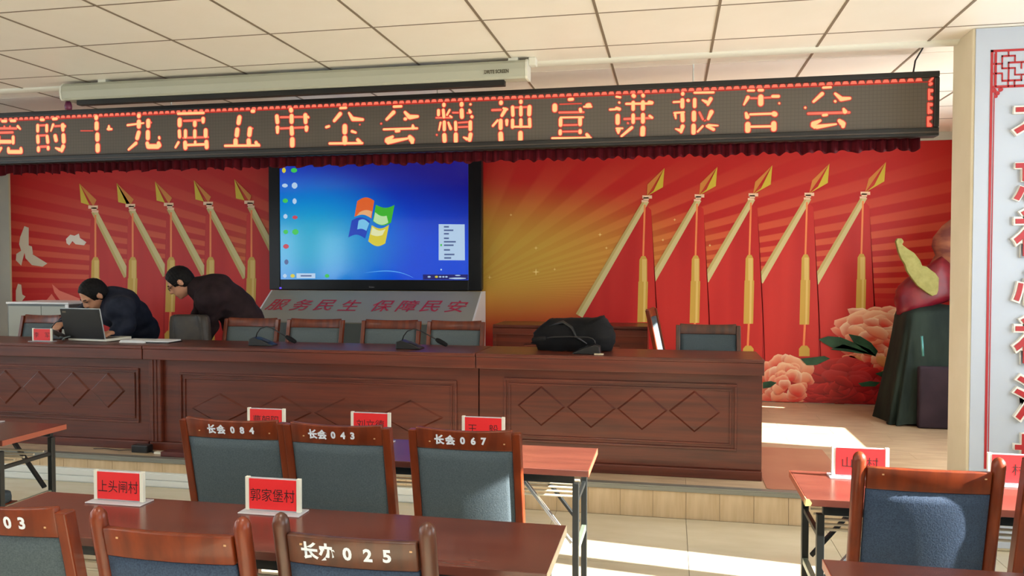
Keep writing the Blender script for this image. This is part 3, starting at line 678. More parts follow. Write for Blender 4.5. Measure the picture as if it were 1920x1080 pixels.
for cr, st in LED:
    ox, oy, sc = CR[cr]; mb = MB()
    for j_, s_ in enumerate(st):
        x0, y0, x1, y1, w0 = s_[:5]; w1 = s_[5] if len(s_) > 5 else w0
        p = at_y(ox + x0 / sc, oy + y0 / sc, FYP); q = at_y(ox + x1 / sc, oy + y1 / sc, FYP)
        e = at_y(ox + x0 / sc, oy + (y0 + w0) / sc, FYP); kk = (p.z - e.z) / w0
        W0, W1 = w0 * kk, w1 * kk; thin = max(w0, w1) < 36
        # caps lie inside the traced ends: shorten
        dd = (q - p).length; sh = min(dd * 0.45, W0 * 0.32) if dd > 1e-5 else 0
        dv_ = (q - p).normalized() if dd > 1e-5 else Vector((0, 0, 0))
        p2 = p + dv_ * sh * 0.3; q2 = q - dv_ * sh * 0.3
        a, b_ = (p2.x, p2.z), (q2.x, q2.z)
        capsule(mb, a, b_, W0, W1, FYP - j_ * 2e-5, 0.0035, 2)
        capsule(mb, a, b_, W0 * 0.98, W1 * 0.98, FYP - 0.0012 - j_ * 2e-5, -0.0008, 1)
        if not thin: capsule(mb, a, b_, W0 * 0.78, W1 * 0.78, FYP - 0.0024 - j_ * 2e-5, -0.001, 0)
    mb.build('led_character', [led_core, led_mid, led_rim], led)
mb = MB(); zb = at_y(1620, 157, FYP).z; step = 0.0457; x = BX0 + 0.05; hgt = 0.030
while x < at_y(1738, 160, FYP).x:
    for (g, y_, mi) in ((0.004, FYP, 2), (-0.001, FYP - 0.001, 1)):
        i0 = len(mb.v); w = step / 2 - 0.003
        pts = [(-w - g * .6, 0 - g * .6), (w + g * .6, 0 - g * .6), (w * .75 + g, hgt * .45), (0.0035, hgt + g), (-0.0035, hgt + g), (-w * .75 - g, hgt * .45)]
        mb.v += [(x + a, y_, zb + b_) for a, b_ in pts]; mb.f.append(tuple(range(i0, i0 + 6))); mb.mi.append(mi)
    x += step
mb.box(BX0, at_y(1742, 160, FYP).x, FYP, FYP + 0.0005, zb - 0.008, zb - 0.002, 2)
for (u0, v0, u1, v1, w) in ((1743, 153, 1749, 146, .013), (1744, 158, 1746, 157, .02), (1742, 168, 1742, 186, .014), (1745, 170, 1747, 170, .022), (1744, 183, 1746, 184, .022), (1741, 194, 1741, 212, .014), (1744, 196, 1746, 196, .022), (1743, 208, 1745, 210, .022), (1740, 220, 1740, 236, .014), (1743, 222, 1744, 221, .022), (1742, 233, 1744, 235, .022)):
    p = at_y(u0, v0, FYP); q = at_y(u1, v1, FYP)
    capsule(mb, (p.x, p.z), (q.x, q.z), w, w, FYP - 0.0003, 0.004, 2); capsule(mb, (p.x, p.z), (q.x, q.z), w, w, FYP - 0.001, -0.001, 1)
mb.build('led_border', [led_core, led_mid, led_rim], led)
# hangers
for u_ in (1300, 820, 320):
    p = at_y(u_, 120, BY + 0.06); MB().tube([(p.x, BY + 0.06, BZ1 - 0.002), (p.x, BY + 0.06, CZ)], 0.005, 8).build('hanger_rod', chrome, led)
p = at_z(1735, 82, CZ); q = at_y(1712, 131, BY + 0.05)
MB().tube([p, (p + q) / 2 + Vector((-0.02, 0, -0.02)), (q.x, q.y, BZ1 - 0.002)], 0.005, 6).build('power_cable', black_plastic, led, smooth=True)
# pleated valance under it
val = MB()
def valf(u, v):
    x = -6.6 + (at_y(1722, 280, BY + 0.075).x + 6.6) * u
    ph_ = x * 95 + 2 * math.sin(x * 3.1); h = 0.072 + 0.008 * math.sin(x * 41) + 0.005 * math.sin(x * 97)
    return Vector((x, BY + 0.055 + (0.010 + 0.008 * v) * math.sin(ph_), BZ0 - 0.002 - h * v))
vo = link('stage_valance', grid_mesh('stage_valance', valf, 1500, 4), None, valance)
vs_ = vo.modifiers.new('thick', 'SOLIDIFY'); vs_.thickness = 0.002
tag(vo, 'narrow pleated dark red valance hanging under the LED sign', 'valance')

# ------------------------------------------------------------------ projection screen case
CX0, CX1 = -4.13, -0.875
pc = empty('projection_screen', (0, 0, 0), 0, 'long white motorised projection screen case fixed under the ceiling', 'projection screen')
cy0, cz0, cz1 = 4.745, CAM_H + 1.148, CAM_H + 1.262
prof = [(cy0 + 0.018, cz1), (cy0, cz1 - 0.02), (cy0 - 0.006, (cz0 + cz1) / 2), (cy0, cz0 + 0.012), (cy0 + 0.012, cz0), (cy0 + 0.10, cz0), (cy0 + 0.115, cz0 + 0.02), (cy0 + 0.115, cz1)]
MB().prism(prof, 'x', CX0, CX1).build('screen_case', case_paint, pc, bevel=0.003)
for (a, b_) in ((CX0 - 0.012, CX0), (CX1, CX1 + 0.014)):
    MB().prism([((p[0] - cy0 - .05) * 1.05 + cy0 + .05, (p[1] - 2.75) * 1.04 + 2.75) for p in prof], 'x', a, b_).build('end_cap', white_plastic, pc)
sl = MB(); sl.box(CX0 + 0.10, CX1 - 0.135, cy0 + 0.02, cy0 + 0.07, cz0 - 0.034, cz0 - 0.0005); sl.build('weight_bar', slot_black, pc, bevel=0.003)
for xx in (CX0 + 0.3, CX1 - 0.08): MB().box(xx - .03, xx + .03, cy0 + 0.02, cy0 + 0.1, cz1, CZ).build('mounting_bracket', white_plastic, pc)
MB().box(CX1 + 0.014, CX1 + 0.06, cy0 + 0.03, cy0 + 0.10, cz1 - 0.03, CZ).build('motor_housing', white_plastic, pc, bevel=0.006)
cl_ = MB(); p = at_y(121, 190, cy0 + 0.04); cl_.lathe([(0.006, 0), (0.022, 0.004), (0.024, 0.03), (0.018, 0.055), (0.008, 0.06)], (p.x - 0.02 + 0.05, cy0 + 0.04, cz0 - 0.062), 14)
cl_.build('control_receiver', mat('receiver_violet', srgb(96, 30, 70), 0.4), pc, smooth=True)
pt = at_y(931, 134, cy0 - 0.008)
place_text('printed_name', 'DRITE SCREEN', Matrix.Translation((pt.x + 0.0, cy0 - 0.0085, pt.z)) @ FACE_FRONT, pc, mat('print_dark', srgb(84, 80, 64), 0.6), size=0.030, bold=0.0012, width=0.78)
lg = MB(); p = at_y(909, 135, cy0 - 0.008)
lg.box(p.x - .008, p.x + .008, cy0 - 0.0085, cy0 - 0.0065, p.z + .008, p.z + .012); lg.bar((p.x + .006, cy0 - 0.0075, p.z + .01), (p.x - .008, cy0 - 0.0075, p.z - .014), .004); lg.build('printed_mark', mat('print_pale', srgb(160, 156, 140), 0.6), pc)

# ------------------------------------------------------------------ monitor + kiosk
MYM = YB - 0.13
def mx(u, v): return at_y(u, v, MYM)
kx = (MYM) / 8.19
mo = empty('wall_monitor', (0, 0, 0), 0, 'very large black-framed monitor showing a blue computer desktop', 'monitor')
a0 = mx(505, 543); a1 = mx(903, 543); s0 = mx(525, 524); s1 = mx(878, 524); mtop = CAM_H + 1.27
SXs0, SXs1, SZs0, SZs1 = s0.x, s1.x, s0.z, CAM_H + 1.24
fr = MB(); fr.box(a0.x, SXs0, MYM, MYM + 0.03, a0.z, mtop); fr.box(SXs1, a1.x, MYM, MYM + 0.03, a0.z, mtop); fr.box(SXs0, SXs1, MYM, MYM + 0.03, a0.z, SZs0); fr.box(SXs0, SXs1, MYM, MYM + 0.03, SZs1, mtop)
fr.build('bezel', black_gloss, mo, bevel=0.006, seg=2)
MB().box(a0.x + .01, a1.x - .01, MYM + 0.03, MYM + 0.12, a0.z + .01, mtop - .01).build('rear_shell', black_plastic, mo)
MB().box(SXs0, SXs1, MYM + 0.012, MYM + 0.029, SZs0, SZs1).build('screen', scr, mo)
YS = MYM + 0.0115
def spoly(mb, pix, mi=0, lay=0):
    pts = [at_y(u, v, YS) for u, v in pix]; i0 = len(mb.v); mb.v += [(p.x, YS - 0.0004 * lay, p.z) for p in pts]; mb.f.append(tuple(range(i0, i0 + len(pts)))); mb.mi.append(mi)
def c2(x, y): return (500 + x / 3.857, 280 + y / 3.857)     # coordinates in an enlarged crop of the monitor
e_or = em('screen_orange', srgb(228, 96, 30)); e_or2 = em('screen_orange_light', srgb(236, 176, 120)); e_gr = em('screen_green', srgb(60, 182, 40)); e_gr2 = em('screen_green_light', srgb(190, 232, 170)); e_bl = em('screen_blue', srgb(10, 60, 190)); e_bl2 = em('screen_blue_light', srgb(120, 200, 240))
e_ye = em('screen_yellow', srgb(222, 206, 50)); e_ye2 = em('screen_yellow_light', srgb(232, 236, 180)); e_wh = em('screen_white', srgb(186, 214, 242)); e_dk = em('screen_text', srgb(80, 100, 150)); e_tb = em('screen_taskbar', srgb(20, 20, 110)); e_red = em('screen_red', srgb(200, 60, 80)); e_cy = em('screen_swoosh', srgb(90, 180, 250)); e_lime = em('screen_lime', srgb(60, 200, 80))
def curved(pts_fn, n=10): return [pts_fn(i / n) for i in range(n + 1)]
lgm = MB()
def quad_wave(x0, y0, x1, y1, x2, y2, x3, y3, b1, b2, mi, lay):
    top = [c2(x0 + (x1 - x0) * t, y0 + (y1 - y0) * t - b1 * math.sin(math.pi * t)) for t in np.linspace(0, 1, 9)]
    bot = [c2(x2 + (x3 - x2) * t, y2 + (y3 - y2) * t + b2 * math.sin(math.pi * t)) for t in np.linspace(0, 1, 9)]
    spoly(lgm, top + bot, mi, lay)
quad_wave(655, 375, 778, 372, 758, 500, 635, 488, 26, -22, 0, 1); quad_wave(672, 455, 762, 450, 752, 496, 650, 482, 14, -16, 1, 2)
quad_wave(790, 400, 925, 402, 900, 530, 768, 520, -22, 26, 2, 1); quad_wave(785, 455, 868, 480, 880, 530, 772, 518, -14, 22, 3, 2)
quad_wave(615, 515, 748, 520, 712, 645, 590, 638, 26, -24, 4, 1); quad_wave(665, 515, 742, 535, 722, 590, 655, 580, 18, -10, 5, 2)
quad_wave(760, 548, 885, 545, 858, 680, 735, 665, -26, 28, 6, 1); quad_wave(765, 560, 860, 575, 838, 620, 752, 615, -20, 10, 7, 2)
lgm.build('window_emblem', [e_or, e_or2, e_gr, e_gr2, e_bl, e_bl2, e_ye, e_ye2], mo)
for (x, y, w, h, mi) in ((125, 152, 24, 40, 2), (198, 152, 40, 36, 1), (132, 262, 36, 30, 0), (202, 262, 36, 48, 0), (135, 372, 34, 34, 1), (202, 375, 26, 44, 0), (136, 485, 26, 36, 0), (205, 492, 34, 28, 3), (138, 597, 30, 34, 1), (208, 597, 40, 44, 1), (140, 702, 36, 36, 3), (143, 815, 26, 40, 4),
                         (132, 915, 24, 30, 0), (188, 915, 28, 28, 2), (437, 915, 28, 28, 1), (1262, 870, 10, 14, 0), (1175, 922, 20, 12, 0), (1228, 922, 20, 16, 2), (1255, 922, 16, 12, 0), (1278, 922, 14, 12, 0), (1300, 922, 16, 12, 0), (1382, 912, 36, 8, 0), (1380, 933, 110, 12, 0)):
    n = 8; ic = MB(); spoly(ic, [c2(x + w / 2 * math.cos(t) * (1.2 if abs(math.cos(t)) > .5 else 1), y + h / 2 * math.sin(t)) for t in np.linspace(0, 2 * math.pi, n + 1)[:-1] + .39], mi, 2)
    ic.build('desktop_icon', [e_wh, e_lime, e_ye, e_red, e_dk], mo)
tk = MB(); spoly(tk, [c2(1130, 905), c2(1455, 905), c2(1455, 942), c2(1130, 942)], 0, 1); spoly(tk, [c2(216, 897), c2(352, 897), c2(352, 933), c2(216, 933)], 1, 2); spoly(tk, [c2(246, 910), c2(325, 910), c2(325, 920), c2(246, 920)], 2, 3); tk.build('taskbar', [e_tb, e_wh, e_dk], mo)
mn = MB(); spoly(mn, [c2(1244, 541), c2(1432, 543), c2(1434, 803), c2(1244, 802)], 0, 1)
for (x, y, w) in ((1282, 560, 36), (1282, 585, 68), (1282, 610, 36), (1282, 643, 36), (1282, 668, 86), (1282, 693, 70), (1282, 727, 44), (1284, 760, 74), (1284, 785, 50)): spoly(mn, [c2(x, y - 5), c2(x + w, y - 5), c2(x + w, y + 6), c2(x, y + 6)], 1, 2)
spoly(mn, [c2(1256, 685), c2(1268, 685), c2(1268, 700), c2(1256, 700)], 2, 2)
mn.build('context_menu', [e_wh, e_dk, e_lime], mo)
sw = MB(); up_ = [c2(700 + 360 * t, 895 - 30 * math.sin(math.pi * min(1, t * 1.05) * .62) + 60 * t ** 3) for t in np.linspace(0, 1, 14)]; dn_ = [(a, b_ + (1.3 * math.sin(math.pi * t) + .4 * t)) for (a, b_), t in zip(up_, np.linspace(0, 1, 14))]
spoly(sw, up_ + dn_[::-1], 0, 1); sw.build('wallpaper_swoosh', e_cy, mo)
led_b = MB(); p = at_y(526, 540, MYM - 0.001); led_b.box(p.x - .012, p.x + .012, MYM - 0.003, MYM, p.z - .008, p.z + .008); led_b.build('power_light', em('power_violet', srgb(90, 60, 255), 1.5), mo)
p = at_y(697, 538, MYM); place_text('maker_name', 'hiteo', Matrix.Translation((p.x, MYM - 0.001, p.z)) @ FACE_FRONT, mo, mat('name_grey', srgb(130, 130, 130), 0.5), size=0.03)

ki = empty('multimedia_kiosk', (0, 0, 0), 0, 'wide grey kiosk with sloping red-lettered panel under the monitor', 'kiosk')
ky_t, ky_b = MYM - 0.02, 7.62
kt0 = at_y(511, 544, ky_t); kt1 = at_y(902, 546, ky_t); kb0 = at_y(475, 602, ky_b); kb1 = at_y(883, 605, ky_b)
kxl = min(kt0.x, kb0.x); kxr = kt1.x
ztop, zbot = kt0.z, kb0.z
x0k, x1k = (kt0.x + kb0.x) / 2, (kt1.x + kb1.x) / 2
pan = MB(); pan.add([(x0k, ky_t, ztop), (x1k, ky_t, ztop), (x1k, ky_b, zbot), (x0k, ky_b, zbot), (x0k, ky_t + .012, ztop - .012), (x1k, ky_t + .012, ztop - .012), (x1k, ky_b + .012, zbot - .012), (x0k, ky_b + .012, zbot - .012)],
        [(0, 1, 2, 3), (7, 6, 5, 4), (0, 4, 5, 1), (1, 5, 6, 2), (2, 6, 7, 3), (3, 7, 4, 0)]); pan_o = pan.build('sloping_panel', kiosk_grey, ki)
MB().box(x0k + .002, x1k - .002, ky_b + 0.013, ky_b + .03, ST, zbot - .012).build('front_panel', kiosk_front, ki)
for (xa, xb) in ((x0k - 0.018, x0k - .0005), (x1k + .0005, x1k + 0.018)):
    MB().prism([(ky_b, ST), (ky_b, zbot), (ky_t, ztop), (MY - .012, ztop), (MY - .012, ST)], 'x', xa, xb).build('side_panel', kiosk_white, ki)
MB().box(x0k, x1k, ky_t + .012, MY - .012, ztop - .014, ztop - .002).build('kiosk_top', kiosk_grey, ki)
slope = Vector((0, ky_t - ky_b, ztop - zbot)); sl_n = slope.normalized(); nrm = Vector((0, -sl_n.z, sl_n.y))
Mrot = Matrix(((1, 0, nrm.x, 0), (0, sl_n.y, nrm.y, 0), (0, sl_n.z, nrm.z, 0), (0, 0, 0, 1)))
for ch, u_ in zip('服务民生保障民安', (521, 566, 609, 656, 718, 764, 808, 856)):
    t_c = 0.52; yc = ky_b + (ky_t - ky_b) * t_c; pc_ = at_y(u_, 574, yc)
    c_ = Vector((pc_.x, yc, zbot + (ztop - zbot) * t_c)) + nrm * 0.003
    place_text('panel_character', ch, Matrix.Translation(c_) @ Mrot, pan_o, mat('letter_crimson', srgb(178, 46, 66), 0.5) if 'letter_crimson' not in MATS else MATS['letter_crimson'], size=0.20, bold=0.002, shear=0.25, width=1.12)

# grey cabinet at the left end
cb = empty('grey_cabinet', (0, 0, 0), 0, 'light grey metal cabinet behind the left end of the desk', 'cabinet')
CYc = 6.75; q0 = at_y(14, 566, CYc); q1 = at_y(128, 567, CYc)
MB().box(q0.x, q1.x, CYc, CYc + 0.45, ST, q0.z - .02).build('cabinet_body', kiosk_front, cb, bevel=0.004)
MB().box(q0.x - .01, q1.x + .012, CYc - .012, CYc + 0.46, q0.z - .0195, q0.z).build('cabinet_top', kiosk_white, cb, bevel=0.004)
MB().box(q1.x - .03, q1.x + .008, CYc - .01, CYc - .0005, ST + .02, q0.z - .021).build('edge_rail', kiosk_white, cb)
d0 = at_y(78, 575, CYc); MB().box(q0.x + .02, d0.x, CYc - .01, CYc - .0005, ST + .03, q0.z - .04).build('cabinet_door', kiosk_grey, cb)
MB().box(d0.x + .006, q1.x - .035, CYc - .01, CYc - .0005, ST + .03, q0.z - .04).build('cabinet_door', kiosk_grey, cb)

# curtain at the far left
def curt(u, v):
    x = XL + 0.03 + 0.30 * u * (0.9 + 0.1 * math.cos(6 * v)); ph_ = u * 2 * math.pi * 4.5
    return Vector((x, 7.35 + 0.035 * math.sin(ph_) * (0.6 + 0.4 * v), 2.75 - (2.75 - 0.25) * v))
co_ = link('curtain', grid_mesh('curtain', curt, 90, 12), None, curtain_m); co_.modifiers.new('thick', 'SOLIDIFY').thickness = 0.003
tag(co_, 'off-white gathered curtain hanging at the far left edge of the stage', 'curtain')

# ------------------------------------------------------------------ stage desks
DZ = ST + 0.775; DYF = 5.155
def desk(x0, x1, name_label, diam, px_frame, left_post=False, right_post=False, end=False):
    t = empty('rostrum_desk', (0, 0, ST), 0, name_label, 'desk')
    h = 0.775
    MB().box(x0, x1, DYF - 0.10, DYF + 0.40, h - 0.022, h).build('desk_top', desk_wood, t, bevel=0.004)
    MB().box(x0, x1, DYF - 0.095, DYF - 0.072, h - 0.10, h - 0.0225).build('fascia', desk_wood, t, bevel=0.004)
    MB().box(x0, x1, DYF - 0.0715, DYF + 0.01, h - 0.045, h - 0.0225).build('top_rail', desk_wood, t)
    MB().box(x0 + .002, x1 - .002, DYF, DYF + 0.02, 0.062, h - 0.0455).build('front_panel', desk_wood, t)
    MB().box(x0 + .002, x1 - .002, DYF - 0.03, DYF + 0.02, 0.0, 0.06).build('plinth', desk_wood, t, bevel=0.004)
    for (a, b_) in ((x0, x0 + .025), (x1 - .025, x1)):
        MB().box(a, b_, DYF + .021, DYF + 0.38, 0, h - .023).build('side_panel', desk_wood, t)
    # raised frame members round a sunk field
    fx0, fx1, fz0, fz1 = px_frame
    for off, wd, dp in ((0.0, 0.016, 0.013), (0.034, 0.012, 0.009)):
        a, b_, c, d = fx0 + off, fx1 - off, fz0 + off, fz1 - off
        for (p, q, r_, s_) in ((a, b_, d - wd, d), (a, b_, c, c + wd), (a, a + wd, c + wd, d - wd), (b_ - wd, b_, c + wd, d - wd)):
            MB().box(p, q, DYF - dp, DYF - 0.0005, r_, s_).build('moulding', desk_wood, t, bevel=0.003)
    zc = (fz0 + fz1) / 2 + diam[3]
    n, cx0, w_, _, hh = diam
    for i in range(n):
        c = cx0 + w_ * i
        dm = MB()
        # rhombus plate with a bevelled rim
        o = [(c - w_ / 2 + .004, zc), (c, zc + hh), (c + w_ / 2 - .004, zc), (c, zc - hh)]
        s_ = 0.90; ii = [(c + (a - c) * s_, zc + (b_ - zc) * s_) for a, b_ in o]
        vs = [(a, DYF - 0.0003, b_) for a, b_ in o] + [(a, DYF - 0.010, b_) for a, b_ in ii]
        dm.add(vs, [(4, 5, 6, 7)] + [(k_, (k_ + 1) % 4, (k_ + 1) % 4 + 4, k_ + 4) for k_ in range(4)]); dm.build('diamond_panel', desk_wood, t)
    posts = []
    if left_post: posts.append((x0, x0 + 0.10))
    if right_post: posts.append((x1 - 0.10, x1))
    for (a, b_) in posts:
        MB().box(a, b_, DYF - 0.035, DYF - .0005, 0.0605, h - .046).build('corner_post', desk_wood, t, bevel=0.006)
        MB().box(a + .03, a + .042, DYF - .042, DYF - 0.0355, 0.065, h - .05).build('post_bead', desk_wood, t, bevel=0.003)
        MB().box(b_ - .042, b_ - .03, DYF - .042, DYF - 0.0355, 0.065, h - .05).build('post_bead', desk_wood, t, bevel=0.003)
    return t
dX = [at_y(300, 700, DYF).x, at_y(898, 700, DYF).x, at_y(1430, 690, DYF).x]
def fz(v, u): return at_y(u, v, DYF).z - ST
desk(-6.3, at_y(282, 700, DYF).x, 'dark carved wooden rostrum desk at the left, where the laptop stands', (8, at_y(203, 740, DYF).x - 0.30 * 7, 0.30, 0.03, 0.135), (-6.2, at_y(262, 740, DYF).x, fz(790, 200), fz(688, 200)))
desk(at_y(283, 700, DYF).x + .004, dX[1] - .003, 'carved wooden rostrum desk in the middle, below the sloping kiosk panel', (4, at_y(414, 745, DYF).x, (at_y(770, 755, DYF).x - at_y(414, 745, DYF).x) / 3, 0.0, 0.115), (at_y(338, 740, DYF).x, at_y(857, 740, DYF).x, fz(842, 600), fz(706, 600)), left_post=True)
desk(dX[1] + .003, dX[2], 'carved wooden rostrum desk at the right end, with black bag on top', (4, at_y(1015, 770, DYF).x, (at_y(1302, 785, DYF).x - at_y(1015, 770, DYF).x) / 3, 0.03, 0.135), (at_y(945, 740, DYF).x, at_y(1382, 740, DYF).x, fz(842, 1300), fz(712, 1100)))
# rear desk against the mural
rd = empty('rear_desk', (0, 0, ST), 0, 'reddish wooden side desk against the mural, behind the black bag', 'desk')
ry = 7.25; ra = at_y(924, 640, ry).x; rb = at_y(1214, 640, ry).x; rh = at_y(1100, 606, ry + .35).z - ST; fh = at_y(1100, 623, ry).z - ST
MB().box(ra, rb, ry, ry + 0.5, rh - .03, rh).build('desk_top', desk_wood, rd, bevel=.004)
MB().box(ra, rb, ry - .01, ry + 0.0, rh - .09, rh - .031).build('fascia', desk_wood, rd, bevel=.003)
MB().box(ra + .02, rb - .03, ry + .03, ry + 0.05, 0.05, rh - .031).build('front_panel', desk_wood, rd)
MB().box(ra + .3, rb - .25, ry + .018, ry + 0.0295, rh - .20, rh - .185).build('moulding', desk_wood, rd, bevel=.003)
for (a, b_) in ((ra, ra + .03), (rb - .03, rb)): MB().box(a, b_, ry + .001, ry + 0.48, 0, rh - .0305).build('side_panel', desk_wood, rd)

# ------------------------------------------------------------------ chairs
TILT = math.tan(math.radians(12))
chair_cache = {}
def back_pt(x, h, dy=0.0, w=0.41, bow=0.018):
    y = -0.205 - max(0, h - 0.43) * TILT + dy - bow * (1 - (2 * x / w) ** 2)
    return Vector((x, y, h))
def build_chair(kind, w, wood, fab):
    """origin on the floor; front towards +y; returns list of (name, mesh, materials)"""
    key = (kind, w, wood.name, fab.name)
    if key in chair_cache: return chair_cache[key]
    H = 0.98; parts = []
    pw, pd = (0.030, 0.036) if kind == 'flat' else (0.042, 0.046)
    railh = 0.072
    topz = H if kind == 'flat' else H - 0.022
    for sx in (-1, 1):
        xc = sx * (w / 2 - pw / 2)
        mb = MB()
        prof = [(0.0, -0.30), (0.25, -0.235), (0.43, -0.205), (0.6, -0.205 - 0.17 * TILT), (0.8, -0.205 - 0.37 * TILT), (H - .006, -0.205 - (H - .436) * TILT)]
        if kind == 'flat':
            vs = []; n = len(prof)
            for (z, y) in prof:
                q = 0.0 if z > .43 else 0.0
                vs += [(xc - pw / 2, y - pd / 2, z), (xc + pw / 2, y - pd / 2, z), (xc + pw / 2, y + pd / 2, z), (xc - pw / 2, y + pd / 2, z)]
            fs = [(i * 4 + k_, i * 4 + (k_ + 1) % 4, (i + 1) * 4 + (k_ + 1) % 4, (i + 1) * 4 + k_) for i in range(n - 1) for k_ in range(4)] + [(3, 2, 1, 0), (n * 4 - 4, n * 4 - 3, n * 4 - 2, n * 4 - 1)]
            mb.add(vs, fs); me = mb.mesh('back_leg')
        else:
            pts = [(xc, y, z) for z, y in prof]; z1, y1 = prof[-1][0], prof[-1][1]
            rr = [0.014, 0.017, 0.019, 0.0195, 0.019, 0.0195]
            fwd = 0.018
            pts += [(xc, y1 + .002, z1 + 0.010), (xc, y1 + .004, z1 + .018), (xc, y1 + .006, z1 + .022)]; rr += [0.0175, 0.012, 0.005]
            mb.tube(pts, rr, 14); me = mb.mesh('back_leg', True)
        parts.append(('back_leg', me, wood, 0.004 if kind == 'flat' else 0))
    iw = w - 2 * pw + 0.002
    # top rail, bowed towards the rear
    def slab(h0, h1, th, nm, m_, extra=0.0, crown=0.0, bev=0.004, inset=0.0):
        n = 12; vs = []; fs = []
        nr = 10 if extra else 1
        for side in (0, 1):
            for j_ in range(nr + 1):
                hh = h0 + (h1 - h0) * j_ / nr
                for i in range(n + 1):
                    x = -iw / 2 + iw * i / n; x *= (1 - inset)
                    e = extra * (1 - (2 * i / n - 1) ** 4) * (1 - (2 * j_ / nr - 1) ** 4)
                    hz = hh + (crown * (2 * x / iw) ** 2 if j_ == nr and crown else 0)
                    p = back_pt(x, hz, (-(th / 2 + e) if side == 0 else (th / 2 + e)), w); vs.append(p)
        c = (nr + 1) * (n + 1)
        for side in (0, 1):
            for j_ in range(nr):
                for i in range(n):
                    a = side * c + j_ * (n + 1) + i; fs.append((a, a + 1, a + n + 2, a + n + 1))
        for i in range(n):
            fs.append((i, i + 1, c + i + 1, c + i)); a = nr * (n + 1) + i; fs.append((a, a + 1, c + a + 1, c + a))
        for j_ in range(nr):
            for i in (0, n):
                a = j_ * (n + 1) + i; fs.append((a, a + n + 1, c + a + n + 1, c + a))
        me = MB().add(vs, fs).mesh(nm, True)
        parts.append((nm, me, m_, bev))
    slab(topz - railh, topz - 0.003, 0.022, 'top_rail', wood, crown=0.008 if kind == 'flat' else 0.0)
    slab(0.47, 0.51, 0.020, 'lower_rail', wood)
    slab(0.511, topz - railh - 0.001, 0.016, 'back_panel', fab, extra=0.010, bev=0.0, inset=0.005)
    # seat
    def seatf(u, v):
        a = 2 * math.pi * u; ce, se = math.cos(a), math.sin(a)
        hx, hy = w / 2 - 0.008, 0.205; ex = 0.35
        bx = hx * math.copysign(abs(ce) ** ex, ce); by = hy * math.copysign(abs(se) ** ex, se)
        prof = [(0.0, 0.0), (0.995, 0.0), (1.0, 0.02), (0.985, 0.042), (0.6, 0.055), (0.0, 0.058)]
        t = v * (len(prof) - 1); i = min(int(t), len(prof) - 2); f = t - i
        s_ = prof[i][0] * (1 - f) + prof[i + 1][0] * f; z = prof[i][1] * (1 - f) + prof[i + 1][1] * f
        return Vector((bx * s_, 0.02 + by * s_, 0.412 + z))
    parts.append(('seat', grid_mesh('seat', seatf, 32, 10, True), fab, 0))
    mb = MB(); a = w / 2 - 0.012
    for (p, q, r_, s_) in ((-a, a, .185, .205), (-a, a, -.19, -.17), (-a, -a + .02, -.17, .185), (a - .02, a, -.17, .185)): mb.box(p, q, r_, s_, 0.365, 0.411)
    parts.append(('seat_frame', mb.mesh('seat_frame'), wood, 0.003))
    for sx in (-1, 1):
        mb = MB(); xc = sx * (w / 2 - 0.02); mb.add([(xc + i, 0.185 + j_, 0) for i, j_ in ((-.013, -.013), (.013, -.013), (.013, .013), (-.013, .013))] + [(xc + i, 0.185 + j_, 0.4115) for i, j_ in ((-.02, -.02), (.02, -.02), (.02, .02), (-.02, .02))],
                 [(3, 2, 1, 0), (4, 5, 6, 7), (0, 1, 5, 4), (1, 2, 6, 5), (2, 3, 7, 6), (3, 0, 4, 7)]); parts.append(('front_leg', mb.mesh('front_leg'), wood, 0.003))
        mb = MB(); mb.box(xc - .009, xc + .009, -.245, .173, 0.20, 0.225); parts.append(('stretcher', mb.mesh('stretcher'), wood, 0.002))
    for (_, me, m_, _) in parts: me.materials.append(m_)
    chair_cache[key] = parts; return parts
def chair(loc, rz, label, group=None, kind='flat', w=0.41, wood=chair_wood, fab=fabric_grey, text=None, tsize=0.042, lean=0.0):
    t = empty('meeting_chair', loc, rz, label, 'chair', group)
    for nm, me, m_, bev in build_chair(kind, w, wood, fab):
        o = bpy.data.objects.new(nm, me); COL.objects.link(o); o.parent = t
        if bev:
            b_ = o.modifiers.new('bevel', 'BEVEL'); b_.width = bev; b_.segments = 2; b_.limit_method = 'ANGLE'; b_.angle_limit = math.radians(50)
    if text:
        zt = (0.98 if kind == 'flat' else 0.958) - 0.036
        def bend(p):
            q = back_pt(p.x, p.z, 0, w); return Vector((p.x, q.y - 0.0118, p.z))
        for s_, x_, sz in text:
            place_text('stencilled_mark', s_, Matrix.Translation((x_, 0, zt)) @ FACE_FRONT, t, paint_white, bend=bend, size=sz, bold=0.0016)
    # worn paint specks / bolt cover
    sp = MB()
    for x_ in (-w * 0.30, w * 0.36):
        p = back_pt(x_, 0.935, -0.0125, w); sp.lathe([(0.0, 0), (0.003, 0)], (p.x, p.y, p.z), 6)
        sp.box(p.x - .003, p.x + .003, p.y, p.y + .001, p.z - .002, p.z + .002)
    sp.build('bolt_plug', mat('bolt_plug', srgb(190, 150, 110), 0.5) if 'bolt_plug' not in MATS else MATS['bolt_plug'], t)
    return t
YOFF = 0.325          # chair origin to the top of its backrest
def chair_px(ul, vl, ur, vr, z=0.98, **kw):
    a = at_z(ul, vl, z); b_ = at_z(ur, vr, z); c = (a + b_) / 2
    return c
def chair_at(cx, ytop, label, rz=0.0, z0=0.0, **kw):
    off = Vector((0, YOFF, 0)); off.rotate(Euler((0, 0, rz)))
    return chair((cx + off.x, ytop + off.y, z0), rz, label, **kw)
g1 = 'wooden meeting chairs at the hall tables'
chair_at(-1.600, 2.655, 'wooden chair numbered 084, left of the three grey-backed chairs in the middle', w=0.43, group=g1, text=[('长', -.075, .036), ('会', -.035, .036), ('0', .012, .034), ('8', .050, .034), ('4', .088, .034)])
